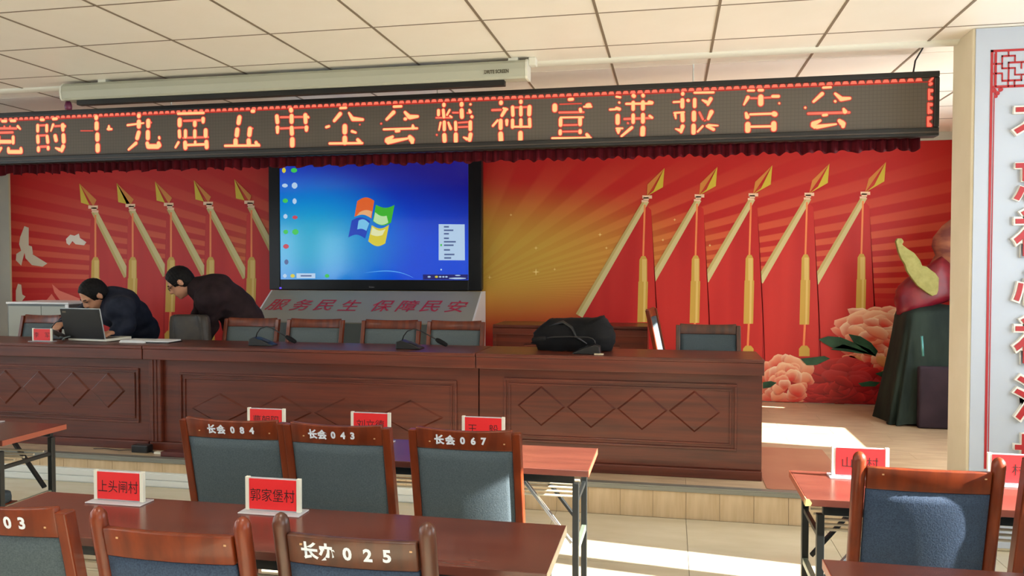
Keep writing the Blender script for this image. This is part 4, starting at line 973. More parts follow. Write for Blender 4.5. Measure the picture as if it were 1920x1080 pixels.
chair_at(-1.180, 2.645, 'wooden chair numbered 043, between the two other grey-backed chairs in the middle', w=0.41, group=g1, text=[('长', -.085, .036), ('会', -.048, .036), ('0', -.005, .034), ('4', .032, .034), ('3', .068, .034)])
chair_at(-0.706, 2.650, 'grey-backed wooden chair numbered 067, its backrest touched by sunlight', w=0.405, group=g1, text=[('长', -.085, .036), ('会', -.045, .036), ('0', .0, .034), ('6', .038, .034), ('7', .075, .034)])
chair_at(-1.590, 1.590, 'dark wooden chair at lower left corner showing the digits 03', w=0.415, wood=chair_wood, group=g1, text=[('0', .055, .040), ('3', .092, .040), ('办', -.04, .040), ('长', -.09, .04)])
chair_at(-1.105, 1.565, 'reddish wooden chair with round-topped posts and an unmarked top rail', kind='round', w=0.405, fab=fabric_navy, group=g1)
chair_at(-0.684, 1.610, 'dark brown round-posted chair with white number 025', kind='round', w=0.385, wood=chair_wood_dark, fab=fabric_navy, group=g1, text=[('长', -.095, .042), ('办', -.052, .042), ('0', -.005, .040), ('2', .042, .040), ('5', .085, .040)])
chair_at(0.745, 2.49, 'wooden chair with navy back crossed by patches of sunlight, at right', kind='round', w=0.42, fab=fabric_navy, rz=math.radians(0), group=g1)
chair_at(1.200, 2.485, 'wooden chair cut by the right edge of the photo, its back in shadow', w=0.415, group=g1, rz=math.radians(4)).scale = (1, 1, 1.03)
chair_at(-3.315, 2.72, 'wooden chair pushed under the table at far left, seat showing between legs', w=0.41, wood=chair_wood, group=g1)
# chairs behind the rostrum
ZS = ST
g2 = 'wooden chairs behind the rostrum desks'
def stage_chair(u0, u1, label, y=5.72, ztop=None, **kw):
    a = at_y(u0, 605, y); b_ = at_y(u1, 605, y); w_ = round(b_.x - a.x, 2); rzc = math.pi
    c = (a.x + b_.x) / 2
    kw.setdefault('wood', chair_wood)
    t = chair((c, y + 0.325 - 0.65 + 0.32 - 0.0, ZS), 0, label, w=w_, group=g2, **kw)
    return t
for (u0, u1, lab) in ((424, 525, 'wooden chair behind the middle desk, leftmost, beside the standing man in dark jacket'), (541, 646, 'wooden chair behind the middle desk, second from the standing man'),
                      (680, 790, 'wooden chair behind the middle desk with a microphone in front'), (803, 909, 'wooden chair behind the joint of middle and right desks, before the white kiosk side'),
                      (1267, 1389, 'darker wooden chair alone behind the right end of the rostrum'), (43, 119, 'wooden chair in front of the grey cabinet at far left of the rostrum')):
    y = 5.80
    a = at_y(u0, 605, y); b_ = at_y(u1, 605, y); w_ = round(b_.x - a.x, 2)
    # faces the hall: turned round, backrest front towards the camera
    top_y = y; org = Vector(((a.x + b_.x) / 2, top_y - YOFF, ZS - 0.045))
    hdark = chair_wood_dark if u0 == 1267 else chair_wood
    t = chair((org.x, org.y + 0.0, ZS), math.pi, lab, w=w_, group=g2, wood=hdark, fab=fabric_grey if u0 == 1267 else fabric_stage)
    t.scale = (1, 1, 0.955)
# side-on chair lit by the sun, behind the desk
sc_ = chair((at_y(1222, 640, 7.0).x + .31, 7.0, ZS), math.radians(-98), 'side-turned wooden chair glowing in sunlight between rear desk and lone rostrum chair', w=0.42, group='side chairs on the stage', wood=chair_wood); sc_.scale = (1, 1, 1.0)

# ------------------------------------------------------------------ folding tables
tab_cache = {}
def table(cx, cy, Ln, label, group='folding tables of the hall', rods=True):
    t = empty('folding_table', (cx, cy, 0), 0, label, 'table', group)
    key = Ln
    if key not in tab_cache:
        P_ = []; D = 0.195; hl = Ln / 2
        P_.append(('table_top', MB().box(-hl + .002, hl - .002, -D, D, 0.724, 0.75), table_lam, 0.002))
        e = MB(); e.box(-hl, -hl + .0018, -D, D, .7245, .7495); P_.append(('edge_band', e, table_edge, 0)); e = MB(); e.box(hl - .0018, hl, -D, D, .7245, .7495); P_.append(('edge_band', e, table_edge, 0))
        e = MB(); e.box(-hl + .06, hl - .06, D - .04, D - .02, .69, .7235); P_.append(('side_rail', e, black_metal, 0.002)); e = MB(); e.box(-hl + .06, hl - .06, -D + .02, -D + .04, .69, .7235); P_.append(('side_rail', e, black_metal, 0.002))
        for sx in (-1, 1):
            x = sx * (hl - 0.055)
            for sy in (-1, 1):
                mb = MB().box(x - .0125, x + .0125, sy * .155 - .0125, sy * .155 + .0125, 0.0, .6895); P_.append(('leg', mb, black_metal, 0.002))
                mb = MB().bar((x - sx * .02, sy * .13, 0.44), (x - sx * .22, sy * .13, 0.69), .022, .012); P_.append(('brace', mb, chrome if sy < 0 else black_metal, 0.001))
            mb = MB(); mb.box(x - .01, x + .01, -.1424, .1424, 0.40, .425); P_.append(('crossbar', mb, grey_metal, 0.002))
            mb = MB(); mb.box(x - .0095, x + .0095, -.1424, .1424, 0.05, .075); P_.append(('crossbar', mb, black_metal, 0.002))
            mb = MB(); mb.box(x - .008, x + .008, -.1424, .1424, 0.60, .618); P_.append(('crossbar', mb, black_metal, 0.002))
        for k_ in range(5):
            y = -.12 + .06 * k_; mb = MB(); mb.tube([(-hl + .07, y, .624), (hl - .07, y, .624)], 0.005, 8); P_.append(('shelf_rod', mb, edge_cream, 0))
        tab_cache[key] = [(n_, mb.mesh(n_), m_, bv) for n_, mb, m_, bv in P_]
        for n_, me, m_, bv in tab_cache[key]: me.materials.append(m_)
    for n_, me, m_, bv in tab_cache[key]:
        o = bpy.data.objects.new(n_, me); COL.objects.link(o); o.parent = t
        if bv: b_ = o.modifiers.new('bevel', 'BEVEL'); b_.width = bv; b_.segments = 2
    return t
table(-1.16, 3.25, 1.70, 'dark red folding table in the front middle row, right end sunlit')
table(-1.24, 2.20, 1.86, 'brown folding table of the second middle row with two red name cards')
table(-3.93, 3.25, 1.86, 'reddish folding table in the front row at the far left')
table(1.39, 3.03, 1.86, 'red-brown folding table at front right with a chipped corner')
table(1.34, 2.06, 1.86, 'brown folding table at the lower right, only its far corner showing')
table(-3.93, 2.20, 1.86, 'brown folding table of the second row left of the aisle')
ch = MB(); ch.prism([(0, 0), (0.018, 0.002), (0.022, 0.012), (0.014, 0.024), (0.002, 0.0255)], 'y', 0, 0.03)
o = ch.build('chipped_edge', mat('chipboard', srgb(196, 178, 120), 0.8), None); cream_ = [x for x in COL.objects if x.name.startswith('folding_table') and abs(x.location.y - 2.20) < .01]
for x in cream_:
    for q in x.children:
        if q.name.startswith('edge_band'): q.material_slots[0].link = 'OBJECT'; q.material_slots[0].material = edge_cream
tt = [x for x in COL.objects if x.name.startswith('folding_table') and abs(x.location.x - 1.39) < .01][0]
o.parent = tt; o.location = (-0.9315, -0.1965, 0.7243)

# ------------------------------------------------------------------ name plates
np_cache = {}
def name_plate(x, y, z, text, label, w=0.186, h=0.105, rz=0.0, tsz=0.045, lit=False, up=.48, group='acrylic name card stands'):
    t = empty('name_card_stand', (x, y, z), rz, label, 'name card', group)
    MB().box(-w / 2 - .012, w / 2 + .012, -.038, .038, 0.0005, 0.005).build('stand_base', acrylic, t, bevel=.002)
    for yy, nm in ((-.004, 'front_sleeve'), (.003, 'rear_sleeve')):
        MB().box(-w / 2, w / 2, yy, yy + .0014, 0.0055, h).build(nm, acrylic, t)
    for a_, b_ in ((-w / 2 - .002, -w / 2 + .012), (w / 2 - .012, w / 2 + .002)): MB().box(a_, b_, -.0062, .0064, .0052, h + .002).build('clear_edge', white_plastic, t, bevel=.001)
    rc = MB().box(-w / 2 + .0125, w / 2 - .0125, -.0072, -.0045, 0.010, h - .003).build('red_card', card_red, t)
    if text:
        me, a = text_mesh(text, size=tsz); ww = a[:, 0].max() * 2
        sc_w = min(1.0, (w - .034) / ww)
        place_text('card_lettering', text, Matrix.Translation((0, -.0076, 0.010 + (h - .013) * up)) @ FACE_FRONT, rc, ink, size=tsz, width=sc_w)
    return t
TZ = 0.75
name_plate(-1.83, 2.335, TZ, '上头闸村', 'red name card reading 上头闸村 on the second middle table')
name_plate(-1.262, 2.335, TZ, '郭家堡村', 'red name card reading 郭家堡村 straight above the chair numbered 025', w=0.19, h=.112)
p = at_z(505, 818, TZ); name_plate(p.x, 3.36, TZ, '曹朝阳', 'red name card half hidden behind chairs 084 and 043', h=.136, up=.60)
p = at_z(708, 822, TZ); name_plate(p.x, 3.36, TZ, '刘立德', 'red name card reading 刘立德 behind the chair marked 043', h=.136, up=.60)
p = at_z(920, 826, TZ); name_plate(p.x, 3.36, TZ, '王    毅', 'red name card with two spaced characters 王 毅, right of the other cards on its table', w=.19, h=.136, up=.60)
p = at_z(1607, 890, TZ); name_plate(p.x, 3.16, TZ, '山绳村', 'sunlit red name card on the right front table, beside the chipped corner', w=.20, h=.115)
p = at_z(1890, 899, TZ); name_plate(p.x, 3.16, TZ, '村', 'sunlit red name card half behind the chair at the right edge', w=.20, h=.115)
p = at_z(-22, 787, TZ); name_plate(p.x + .02, 3.40, TZ, '闸    村', 'red name card on the far left front table, cut by the photo edge', w=.19, h=.115)
DT = DZ
p = at_z(58, 643, DT); name_plate(p.x, 5.20, DT, '李    军', 'small pinkish red name card on the rostrum left of the laptop', w=.17, h=.10)

# ------------------------------------------------------------------ microphones
def microphone(x, y, label, pts, base_w=0.10, flip=1, head=True, rz=0.0):
    t = empty('desk_microphone', (x, y, DT), rz, label, 'microphone', 'gooseneck conference microphones')
    b_ = MB(); b_.prism([(-.085 * flip, 0.0005), (-.080 * flip, .05), (-.05 * flip, .062), (0.02 * flip, .04), (.095 * flip, .008), (.10 * flip, 0.0005)], 'y', -.05, .05); b_.build('mic_base', black_plastic, t, bevel=.006)
    b_ = MB(); b_.add([(0.0 * flip, -.03, .0525), (0.0 * flip, .03, .0525), (.06 * flip, .03, .0275), (.06 * flip, -.03, .0275)], [(0, 1, 2, 3)]); b_.build('mic_display', mat('mic_panel', srgb(40, 44, 52), 0.5) if 'mic_panel' not in MATS else MATS['mic_panel'], t)
    MB().tube([Vector(q) for q in pts], 0.0042, 8).build('gooseneck', black_plastic, t, smooth=True)
    a = Vector(pts[-2]); e = Vector(pts[-1]); d = (e - a).normalized()
    MB().tube([e - d * .005, e, e + d * .02, e + d * .06, e + d * .085, e + d * .092], [.006, .012, .0165, .016, .013, .005], 12).build('foam_head', cloth_black, t, smooth=True)
    return t
arc = lambda s: [(-.05 * s, 0, .06), (-.04 * s, -.005, .09), (-.01 * s, -.01, .125), (.04 * s, -.015, .14), (.09 * s, -.02, .128), (.15 * s, -.03, .10), (.21 * s, -.04, .072)]
p = at_z(470, 652, DT); microphone(p.x, 5.26, 'black gooseneck microphone on the middle desk, in front of the leftmost chair', arc(1))
p = at_z(760, 656, DT); microphone(p.x, 5.26, 'black gooseneck microphone near the joint of middle and right desks', arc(1))
p = at_z(1105, 660, DT); microphone(p.x, 5.19, 'gooseneck microphone bent leftwards in front of the black bag', [(.05, 0, .06), (.045, 0, .085), (.03, 0, .10), (-.0, 0, .108), (-.12, -.01, .112), (-.22, -.02, .108), (-.28, -.03, .10)], flip=-1)
p = at_z(62, 640, DT); microphone(p.x, 5.43, 'gooseneck microphone beside the laptop, in front of the grey cabinet', [(-.05, 0, .06), (-.03, 0, .10), (.0, 0, .13), (.06, 0, .155), (.13, 0, .185), (.18, 0, .21)])

# ------------------------------------------------------------------ laptop, papers
lp = empty('laptop', (0, 0, DT), 0, 'open black laptop with silver edge seen from behind on the rostrum', 'laptop')
l0 = at_z(128, 639, DT); l1 = at_z(205, 641, DT)
lc = (l0 + l1) / 2; lw = (l1.x - l0.x) / 2 + .0; ly = 5.27
Ml = Matrix.Translation((lc.x, ly, 0)) @ Matrix.Rotation(math.radians(-6), 4, 'Z')
MB().box(-lw, lw, 0.0, 0.25, 0.004, 0.024, M=Ml).build('laptop_base', white_plastic, lp, bevel=.003)
Mlid = Ml @ Matrix.Translation((0, 0.0, .024)) @ Matrix.Rotation(math.radians(-12), 4, 'Y') @ Matrix.Rotation(math.radians(14), 4, 'X')
Mlid = Ml @ Matrix.Translation((-.015, 0.0, .024)) @ Matrix.Rotation(math.radians(12), 4, 'X')
MB().box(-lw, lw, -.012, -.004, 0.0, 0.235, M=Mlid).build('lid_back', black_plastic, lp, bevel=.003)
MB().box(-lw - .003, lw + .006, -.004, .003, -.002, 0.240, M=Mlid).build('lid_frame', mat('silver_plastic', srgb(176, 184, 190), 0.35, 0.3), lp, bevel=.002)
MB().box(-lw + .012, lw - .012, .0031, .004, 0.012, 0.225, M=Mlid).build('laptop_screen', black_gloss, lp)
MB().box(-lw + .02, -lw + .055, -.0125, -.0121, 0.205, 0.218, M=Mlid @ Matrix.Rotation(0, 4, 'Y')).build('lid_badge', mat('badge', srgb(110, 98, 80), 0.5), lp)
MB().box(-lw + .02, lw - .02, 0.03, 0.15, 0.0241, 0.026, M=Ml).build('keyboard', black_plastic, lp)
for k_, (u_, dy, ang, lab) in enumerate(((226, .12, 0, 'white open booklet on the rostrum right of the laptop'), (276, .13, 0, 'dark folder with white sheets at the right of the booklet'))):
    p = at_z(u_, 646, DT); t = empty('document', (p.x, 5.20 + dy, DT), math.radians(ang), lab, 'document')
    MB().box(-.11, .11, -.08, .09, 0.0005, 0.008).build('cover', black_plastic if k_ else paper, t)
    MB().box(-.105, .10, -.075, .085, 0.0085, 0.018).build('sheets', paper, t)
cbm = empty('cable_bundle', (0, 0, 0), 0, 'small tangle of pale and dark cable beside the laptop', 'cable')
p = at_z(84, 644, DT); pts = [(p.x - .03 + .07 * t + .02 * math.sin(9 * t), 5.25 + .03 * math.cos(12 * t), DT + .006 + .03 * abs(math.sin(5 * t))) for t in np.linspace(0, 1, 24)]
MB().tube(pts, .005, 6).build('cable_loop', mat('cable_grey', srgb(120, 130, 128), 0.5), cbm, smooth=True)
MB().tube([(a - .01, b_ + .015, c) for a, b_, c in pts[::-1]], .004, 6).build('cable_loop', black_plastic, cbm, smooth=True)
# power brick and cable at the foot of the left desk
pb = empty('power_adapter', (0, 0, ST), 0, 'black power adapter on the stage floor at the foot of the left desk', 'adapter')
p = at_z(262, 850, ST); MB().box(p.x - .075, p.x + .055, 5.02, 5.09, 0.0005, .055).build('adapter_body', black_plastic, pb, bevel=.006)
MB().tube([(p.x + .055, 5.055, .01), (p.x + .11, 5.03, .006), (p.x + .17, 5.04, .006), (p.x + .20, 5.06, .02)], .005, 6).build('adapter_cable', black_plastic, pb, smooth=True)
MB().tube([(p.x - .075, 5.06, .012), (p.x - .2, 5.05, .005), (p.x - .34, 5.08, .005), (p.x - .42, 5.06, .005)], .003, 6).build('adapter_cable', black_plastic, pb, smooth=True)
wp = MB(); q = at_z(302, 848, ST); wp.box(q.x - .02, q.x + .04, 5.02, 5.06, 0.0005, .012); tag(wp.build('cable_clip', white_plastic), 'small white cable clip lying on the stage by the desk joint', 'clip').location = (0, 0, ST)
fb = MB(); a = at_z(312, 852, ST); fb.box(a.x, a.x + 1.6, 4.955, 5.045, 0.0008, .035); o = tag(fb.build('foot_board', board_dark_red, bevel=.003), 'dark red wooden board lying along the stage edge below the middle desk', 'board'); o.location = (0, 0, ST)
# reddish mat beside the right desk
rm = MB(); rm.prism([(0.58, 4.965), (0.60, 4.955), (1.10, 4.955), (1.10, 6.10), (0.58, 6.10)], 'z', 0.0008, 0.004); o = tag(rm.build('floor_mat', mat_red), 'flat faded red mat on the stage right of the rostrum', 'mat'); o.location = (0, 0, ST)

# ------------------------------------------------------------------ soft shapes by signed distance fields
def surface_nets(field, org, h):
    nx, ny, nz = field.shape
    ins = field < 0
    c = [ins[i:nx - 1 + i, j:ny - 1 + j, k:nz - 1 + k] for i in (0, 1) for j in (0, 1) for k in (0, 1)]
    cnt = sum(x.astype(np.int8) for x in c); act = (cnt > 0) & (cnt < 8)
    idx = -np.ones(act.shape, dtype=np.int64); A = np.argwhere(act); idx[tuple(A.T)] = np.arange(len(A))
    acc = np.zeros((len(A), 3)); n = np.zeros(len(A))
    corners = [(i, j, k) for i in (0, 1) for j in (0, 1) for k in (0, 1)]
    val = {q: field[A[:, 0] + q[0], A[:, 1] + q[1], A[:, 2] + q[2]] for q in corners}
    for a_ in corners:
        for ax in range(3):
            if a_[ax] == 0:
                b_ = list(a_); b_[ax] = 1; b_ = tuple(b_); va, vb = val[a_], val[b_]; m_ = (va < 0) != (vb < 0)
                t = np.where(m_, va / np.where(np.abs(va - vb) < 1e-12, 1, va - vb), 0)
                pa = np.array(a_, float)[None, :].repeat(len(A), 0); pa[:, ax] += t; acc[m_] += pa[m_]; n[m_] += 1
    V = (A + acc / np.maximum(n, 1)[:, None]) * h + org
    F = []
    for ax in range(3):
        o1, o2 = [(1, 2), (2, 0), (0, 1)][ax]
        s0 = [slice(None)] * 3; s1 = [slice(None)] * 3; s0[ax] = slice(0, -1); s1[ax] = slice(1, None)
        a_ = ins[tuple(s0)]; b_ = ins[tuple(s1)]; E = np.argwhere(a_ != b_)
        ok = (E[:, o1] > 0) & (E[:, o2] > 0) & (E[:, o1] < field.shape[o1] - 1) & (E[:, o2] < field.shape[o2] - 1); E = E[ok]
        def g(d1, d2):
            q = E.copy(); q[:, o1] -= d1; q[:, o2] -= d2; return idx[q[:, 0], q[:, 1], q[:, 2]]
        Q = np.stack([g(0, 0), g(1, 0), g(1, 1), g(0, 1)], 1); fl_ = a_[E[:, 0], E[:, 1], E[:, 2]]
        Q[~fl_] = Q[~fl_][:, ::-1]; F.append(Q)
    return V, np.concatenate(F)
def sd_eval(prim, X, Y, Z):
    k_ = prim[0]
    if k_ == 'cap':
        _, p, q, r0, r1 = prim; p = np.array(p); q = np.array(q); d = q - p; dd = max(d @ d, 1e-9)
        t = np.clip(((X - p[0]) * d[0] + (Y - p[1]) * d[1] + (Z - p[2]) * d[2]) / dd, 0, 1)
        return np.sqrt((X - p[0] - t * d[0]) ** 2 + (Y - p[1] - t * d[1]) ** 2 + (Z - p[2] - t * d[2]) ** 2) - (r0 + (r1 - r0) * t)
    _, c, R, rad = prim; R = np.array(R)
    x, y, z = X - c[0], Y - c[1], Z - c[2]
    a = (R[0, 0] * x + R[1, 0] * y + R[2, 0] * z) / rad[0]; b_ = (R[0, 1] * x + R[1, 1] * y + R[2, 1] * z) / rad[1]; d = (R[0, 2] * x + R[1, 2] * y + R[2, 2] * z) / rad[2]
    k0 = np.sqrt(a * a + b_ * b_ + d * d); k1 = np.sqrt((a / rad[0]) ** 2 + (b_ / rad[1]) ** 2 + (d / rad[2]) ** 2)
    return k0 * (k0 - 1) / np.maximum(k1, 1e-6)
def sdf_mesh(name, prims, h=0.008, k=0.03, cut=None, grow=0.0, noise=None):
    lo = np.array([1e9] * 3); hi = -lo; bb = []
    for p, op in prims:
        if p[0] == 'cap': a = np.minimum(np.array(p[1]) - p[3], np.array(p[2]) - p[4]); b_ = np.maximum(np.array(p[1]) + p[3], np.array(p[2]) + p[4])
        else: r_ = max(p[3]); a = np.array(p[1]) - r_; b_ = np.array(p[1]) + r_
        bb.append((a, b_)); 
        if op == '+': lo = np.minimum(lo, a); hi = np.maximum(hi, b_)
    m_ = 0.03 + grow; lo -= m_; hi += m_; n = np.ceil((hi - lo) / h).astype(int) + 1
    fld = np.full(n, 1.0, dtype=np.float32); ax = [lo[i] + np.arange(n[i]) * h for i in range(3)]
    for (p, op), (a, b_) in zip(prims, bb):
        mg = 0.09
        i0 = np.clip(((a - mg - lo) / h).astype(int), 0, n - 1); i1 = np.clip(((b_ + mg - lo) / h).astype(int) + 1, 1, n)
        sl_ = tuple(slice(i0[i], i1[i]) for i in range(3))
        X = ax[0][sl_[0]][:, None, None]; Y = ax[1][sl_[1]][None, :, None]; Z = ax[2][sl_[2]][None, None, :]
        d = sd_eval(p, X, Y, Z); f = fld[sl_]
        kk = k if len(p) < 6 else p[5]
        if op == '+': hh = np.clip(0.5 + 0.5 * (f - d) / k, 0, 1); fld[sl_] = f * (1 - hh) + d * hh - k * hh * (1 - hh)
        else: k2 = k * .5; hh = np.clip(0.5 - 0.5 * (f + d) / k2, 0, 1); fld[sl_] = f * (1 - hh) - d * hh + k2 * hh * (1 - hh)
    X = ax[0][:, None, None]; Y = ax[1][None, :, None]; Z = ax[2][None, None, :]
    if noise is not None: fld = fld + noise(X, Y, Z)
    if cut is not None:
        for cp, cn in cut:            # keep the side the normal points away from
            cn = np.array(cn) / np.linalg.norm(cn); fld = np.maximum(fld, (X - cp[0]) * cn[0] + (Y - cp[1]) * cn[1] + (Z - cp[2]) * cn[2])
    fld = fld - grow
    V, F = surface_nets(fld, lo, h)
    me = bpy.data.meshes.new(name); me.from_pydata(V.tolist(), [], F.tolist()); me.update(); me.shade_smooth()
    return me

def rotm(yaw, pitch, roll=0.0):
    """head frame: x = its right-hand side, y = face direction, z = crown. yaw turns about z, pitch>0 looks down"""
    return (Euler((0, 0, yaw)).to_matrix() @ Euler((-pitch, 0, 0)).to_matrix() @ Euler((0, roll, 0)).to_matrix())
def head_prims(c, R):
    c = Vector(c); Rn = [[R[i][j] for j in range(3)] for i in range(3)]
    w = lambda x, y, z: tuple(c + R @ Vector((x, y, z)))
    E_ = lambda x, y, z, a, b_, d: ('ell', w(x, y, z), Rn, (a, b_, d))
    C_ = lambda p, q, r0, r1: ('cap', w(*p), w(*q), r0, r1)
    P_ = [(E_(0, -.012, .035, .078, .097, .092), '+'), (E_(0, .025, -.045, .058, .066, .072), '+'), (C_((0, .07, -.095), (0, .062, -.09), .020, .022), '+')]
    return P_, w, E_, C_
def face_prims(w, E_, C_):
    P_ = []
    P_ += [(C_((0, .088, .018), (0, .108, -.022), .009, .013), '+'), (C_((-.012, .098, -.026), (.012, .098, -.026), .009, .009), '+')]
    P_ += [(C_((-.045, .072, .026), (-.012, .086, .024), .010, .010), '+'), (C_((.045, .072, .026), (.012, .086, .024), .010, .010), '+')]
    P_ += [(C_((-.022, .082, -.056), (.022, .082, -.056), .009, .009), '+'), (C_((-.018, .080, -.066), (.018, .080, -.066), .009, .009), '+')]
    for s_ in (-1, 1):
        P_ += [(E_(s_ * .080, -.01, -.005, .010, .020, .032), '+')]
        P_ += [(E_(s_ * .030, .090, .008, .016, .010, .009), '-')]
    return P_
def hand_prims(wr, d, side, palm, curl=0.5, s=1.0):
    """wrist point, pointing direction, side axis (towards thumb), palm normal"""
    wr = Vector(wr); d = Vector(d).normalized(); side = Vector(side).normalized(); palm = Vector(palm).normalized(); P_ = []
    base = wr + d * .085 * s
    for i, (o, ln) in enumerate(((.030, .070), (.010, .078), (-.010, .072), (-.030, .056))):
        b_ = base + side * o * s; a = curl * 0.6; k1 = b_ + (d * math.cos(a) + palm * math.sin(a)) * ln * .5 * s; a2 = curl * 1.4; k2 = k1 + (d * math.cos(a2) + palm * math.sin(a2)) * ln * .5 * s
        P_ += [(('cap', tuple(wr + d * .02 + side * o * .6), tuple(b_), .014, .012), '+'), (('cap', tuple(b_), tuple(k1), .0105, .0095), '+'), (('cap', tuple(k1), tuple(k2), .0095, .008), '+')]
    th0 = wr + d * .03 + side * .028; th1 = th0 + (d * .6 + side * .7 + palm * .25).normalized() * .045; th2 = th1 + (d * .85 + side * .25 + palm * .3).normalized() * .032
    P_ += [(('cap', tuple(th0), tuple(th1), .014, .012), '+'), (('cap', tuple(th1), tuple(th2), .011, .009), '+')]
    return P_
def person(label, J, head_c, R, jacket, trousers, hair_cut, glasses=False):
    t = empty('person', (J['hip'][0], J['hip'][1], ST), 0, label, 'person')
    base = Vector(t.location); S = lambda p: tuple(Vector(p) - base)
    J = {k_: S(v_) for k_, v_ in J.items()}; hc = S(head_c)
    cap = lambda a, b_, r0, r1: (('cap', J[a] if isinstance(a, str) else a, J[b_] if isinstance(b_, str) else b_, r0, r1), '+')
    torso = [cap('hip_l', 'hip_r', .10, .10), cap('hip', 'waist', .135, .125), cap('waist', 'chest', .130, .150), cap('sh_l', 'sh_r', .075, .075), cap('chest', 'neck', .12, .07), cap('sh_l', 'chest', .08, .12), cap('sh_r', 'chest', .08, .12)]
    arms = [cap('sh_' + s_, 'el_' + s_, .062, .048) for s_ in 'lr'] + [cap('el_' + s_, 'wr_' + s_, .048, .032) for s_ in 'lr']
    legs = [cap('hip_' + s_, 'kn_' + s_, .095, .062) for s_ in 'lr'] + [cap('kn_' + s_, 'an_' + s_, .060, .042) for s_ in 'lr']
    feet = [cap('an_' + s_, 'to_' + s_, .040, .034) for s_ in 'lr']
    hp, w, E_, C_ = head_prims(hc, R); fp = face_prims(w, E_, C_)
    neck = [(('cap', J['neck'], w(0, -.035, -.05), .06, .055), '+')]
    hands = []
    for s_ in 'lr':
        d = Vector(J['wr_' + s_]) - Vector(J['el_' + s_]); d.normalize(); d = Vector((d.x, d.y - .35, d.z * .3)).normalized()
        side = Vector((1 if s_ == 'l' else -1, 0, 0)); side = (side - d * side.dot(d)).normalized(); palm = Vector((0, 0, -1)); palm = (palm - d * palm.dot(d)).normalized()
        hands += hand_prims(J['wr_' + s_], d, side, palm, 0.5)
    def gen(prims, **kw): return sdf_mesh('m', prims, **kw)
    # body: broad forms blended widely, face and fingers with a tight blend
    big = torso + arms + legs + feet + neck
    allp = big + hp
    me = sdf_mesh('body', allp + [(p, o) for p, o in fp] + hands, h=0.0085, k=0.016)
    link('body', me, t, skin)
    infl = lambda pr, g: [((p[0], p[1], p[2], p[3] + g, p[4] + g), o) for p, o in pr]
    def wr_noise(X, Y, Z): return 0.005 * np.sin(X * 31 + Z * 22) * np.sin(Y * 27 - Z * 37)
    jk = infl(torso, .022) + infl(arms, .020) + [(('cap', J['hip'], tuple(Vector(J['hip']) + Vector((0, 0, -.10))), .165, .15), '+')]
    jk += [(('cap', J['neck'], tuple(Vector(J['neck']) + (Vector(hc) - Vector(J['neck'])) * .15), .085, .075), '+')]
    link('jacket', sdf_mesh('jacket', jk, h=0.010, k=0.05, noise=wr_noise), t, jacket)
    link('trousers', sdf_mesh('trousers', infl(legs, .022) + infl([cap('hip_l', 'hip_r', .10, .10)], .02), h=0.011, k=0.04, noise=wr_noise), t, trousers)
    for s_ in 'lr': link('shoe', sdf_mesh('shoe', infl([cap('an_' + s_, 'to_' + s_, .040, .034)], .012), h=.010, k=.02), t, black_plastic)
    # hair: shell over the skull, cut in front of a hairline plane
    hs = [(E_(0, -.016, .042, .086, .106, .096), '+'), (E_(0, -.045, .0, .080, .078, .085), '+')]
    cuts = [(w(*cp), tuple(R @ Vector(cn))) for cp, cn in hair_cut]
    link('hair', sdf_mesh('hair', hs, h=.006, k=.02, cut=cuts, noise=lambda X, Y, Z: 0.0022 * np.sin(X * 190) * np.sin(Y * 170 + Z * 150)), t, hair_m)
    eb = MB()
    for s_ in (-1, 1):
        eb.tube([w(s_ * .046, .078, .030), w(s_ * .030, .092, .034), w(s_ * .014, .094, .030)], .0035, 6)
    eb.build('eyebrow', hair_m, t)
    ey = MB()
    for s_ in (-1, 1): ey.tube([w(s_ * .042, .080, .008), w(s_ * .030, .087, .007), w(s_ * .018, .088, .008)], .0032, 6)
    ey.build('eyelid', mat('eye_dark', srgb(30, 20, 18), 0.4) if 'eye_dark' not in MATS else MATS['eye_dark'], t)
    if glasses:
        g = MB()
        for s_ in (-1, 1):
            g.tube([w(s_ * .032 + .021 * math.cos(a), .101, .006 + .014 * math.sin(a)) for a in np.linspace(0, 2 * math.pi, 15)], .0016, 6)
            g.tube([w(s_ * .053, .100, .010), w(s_ * .078, .06, .012), w(s_ * .084, -.01, .010)], .0016, 6)
        g.tube([w(-.011, .102, .008), w(.011, .102, .008)], .0016, 6)
        g.build('glasses', black_plastic, t)
    return t
# man 1, bending over the laptop
hc = at_y(176, 554, 5.58)
A = lambda u, v, y: at_y(u, v, y)
hipc = A(258, 622, 6.02)
J1 = dict(hip=hipc, hip_l=hipc + Vector((-.02, .10, -.01)), hip_r=hipc + Vector((.0, -.08, -.01)), waist=A(246, 597, 5.92), chest=A(222, 577, 5.78), neck=A(200, 560, 5.70),
          sh_l=A(190, 566, 5.95), sh_r=A(226, 580, 5.60), el_l=A(146, 594, 5.85), el_r=A(236, 610, 5.60), wr_l=A(122, 606, 5.62), wr_r=A(216, 622, 5.50))
for s_, dy in (('l', .10), ('r', -.08)):
    hp_ = J1['hip_' + s_]; J1['kn_' + s_] = Vector((hp_.x + .02, hp_.y + .02, ST + .52)); J1['an_' + s_] = Vector((hp_.x + .04, hp_.y + .06, ST + .09)); J1['to_' + s_] = Vector((hp_.x - .08, hp_.y + .02, ST + .046))
R1 = rotm(math.radians(150), math.radians(42), math.radians(-6))
cutA = [((0, .052, .03), (0, 1, -.25)), ((0, .0, -.055), (0, .35, -1))]
person('man in dark navy jacket bending over the open laptop on the rostrum', J1, hc, R1, jacket_navy, trouser_black, cutA)
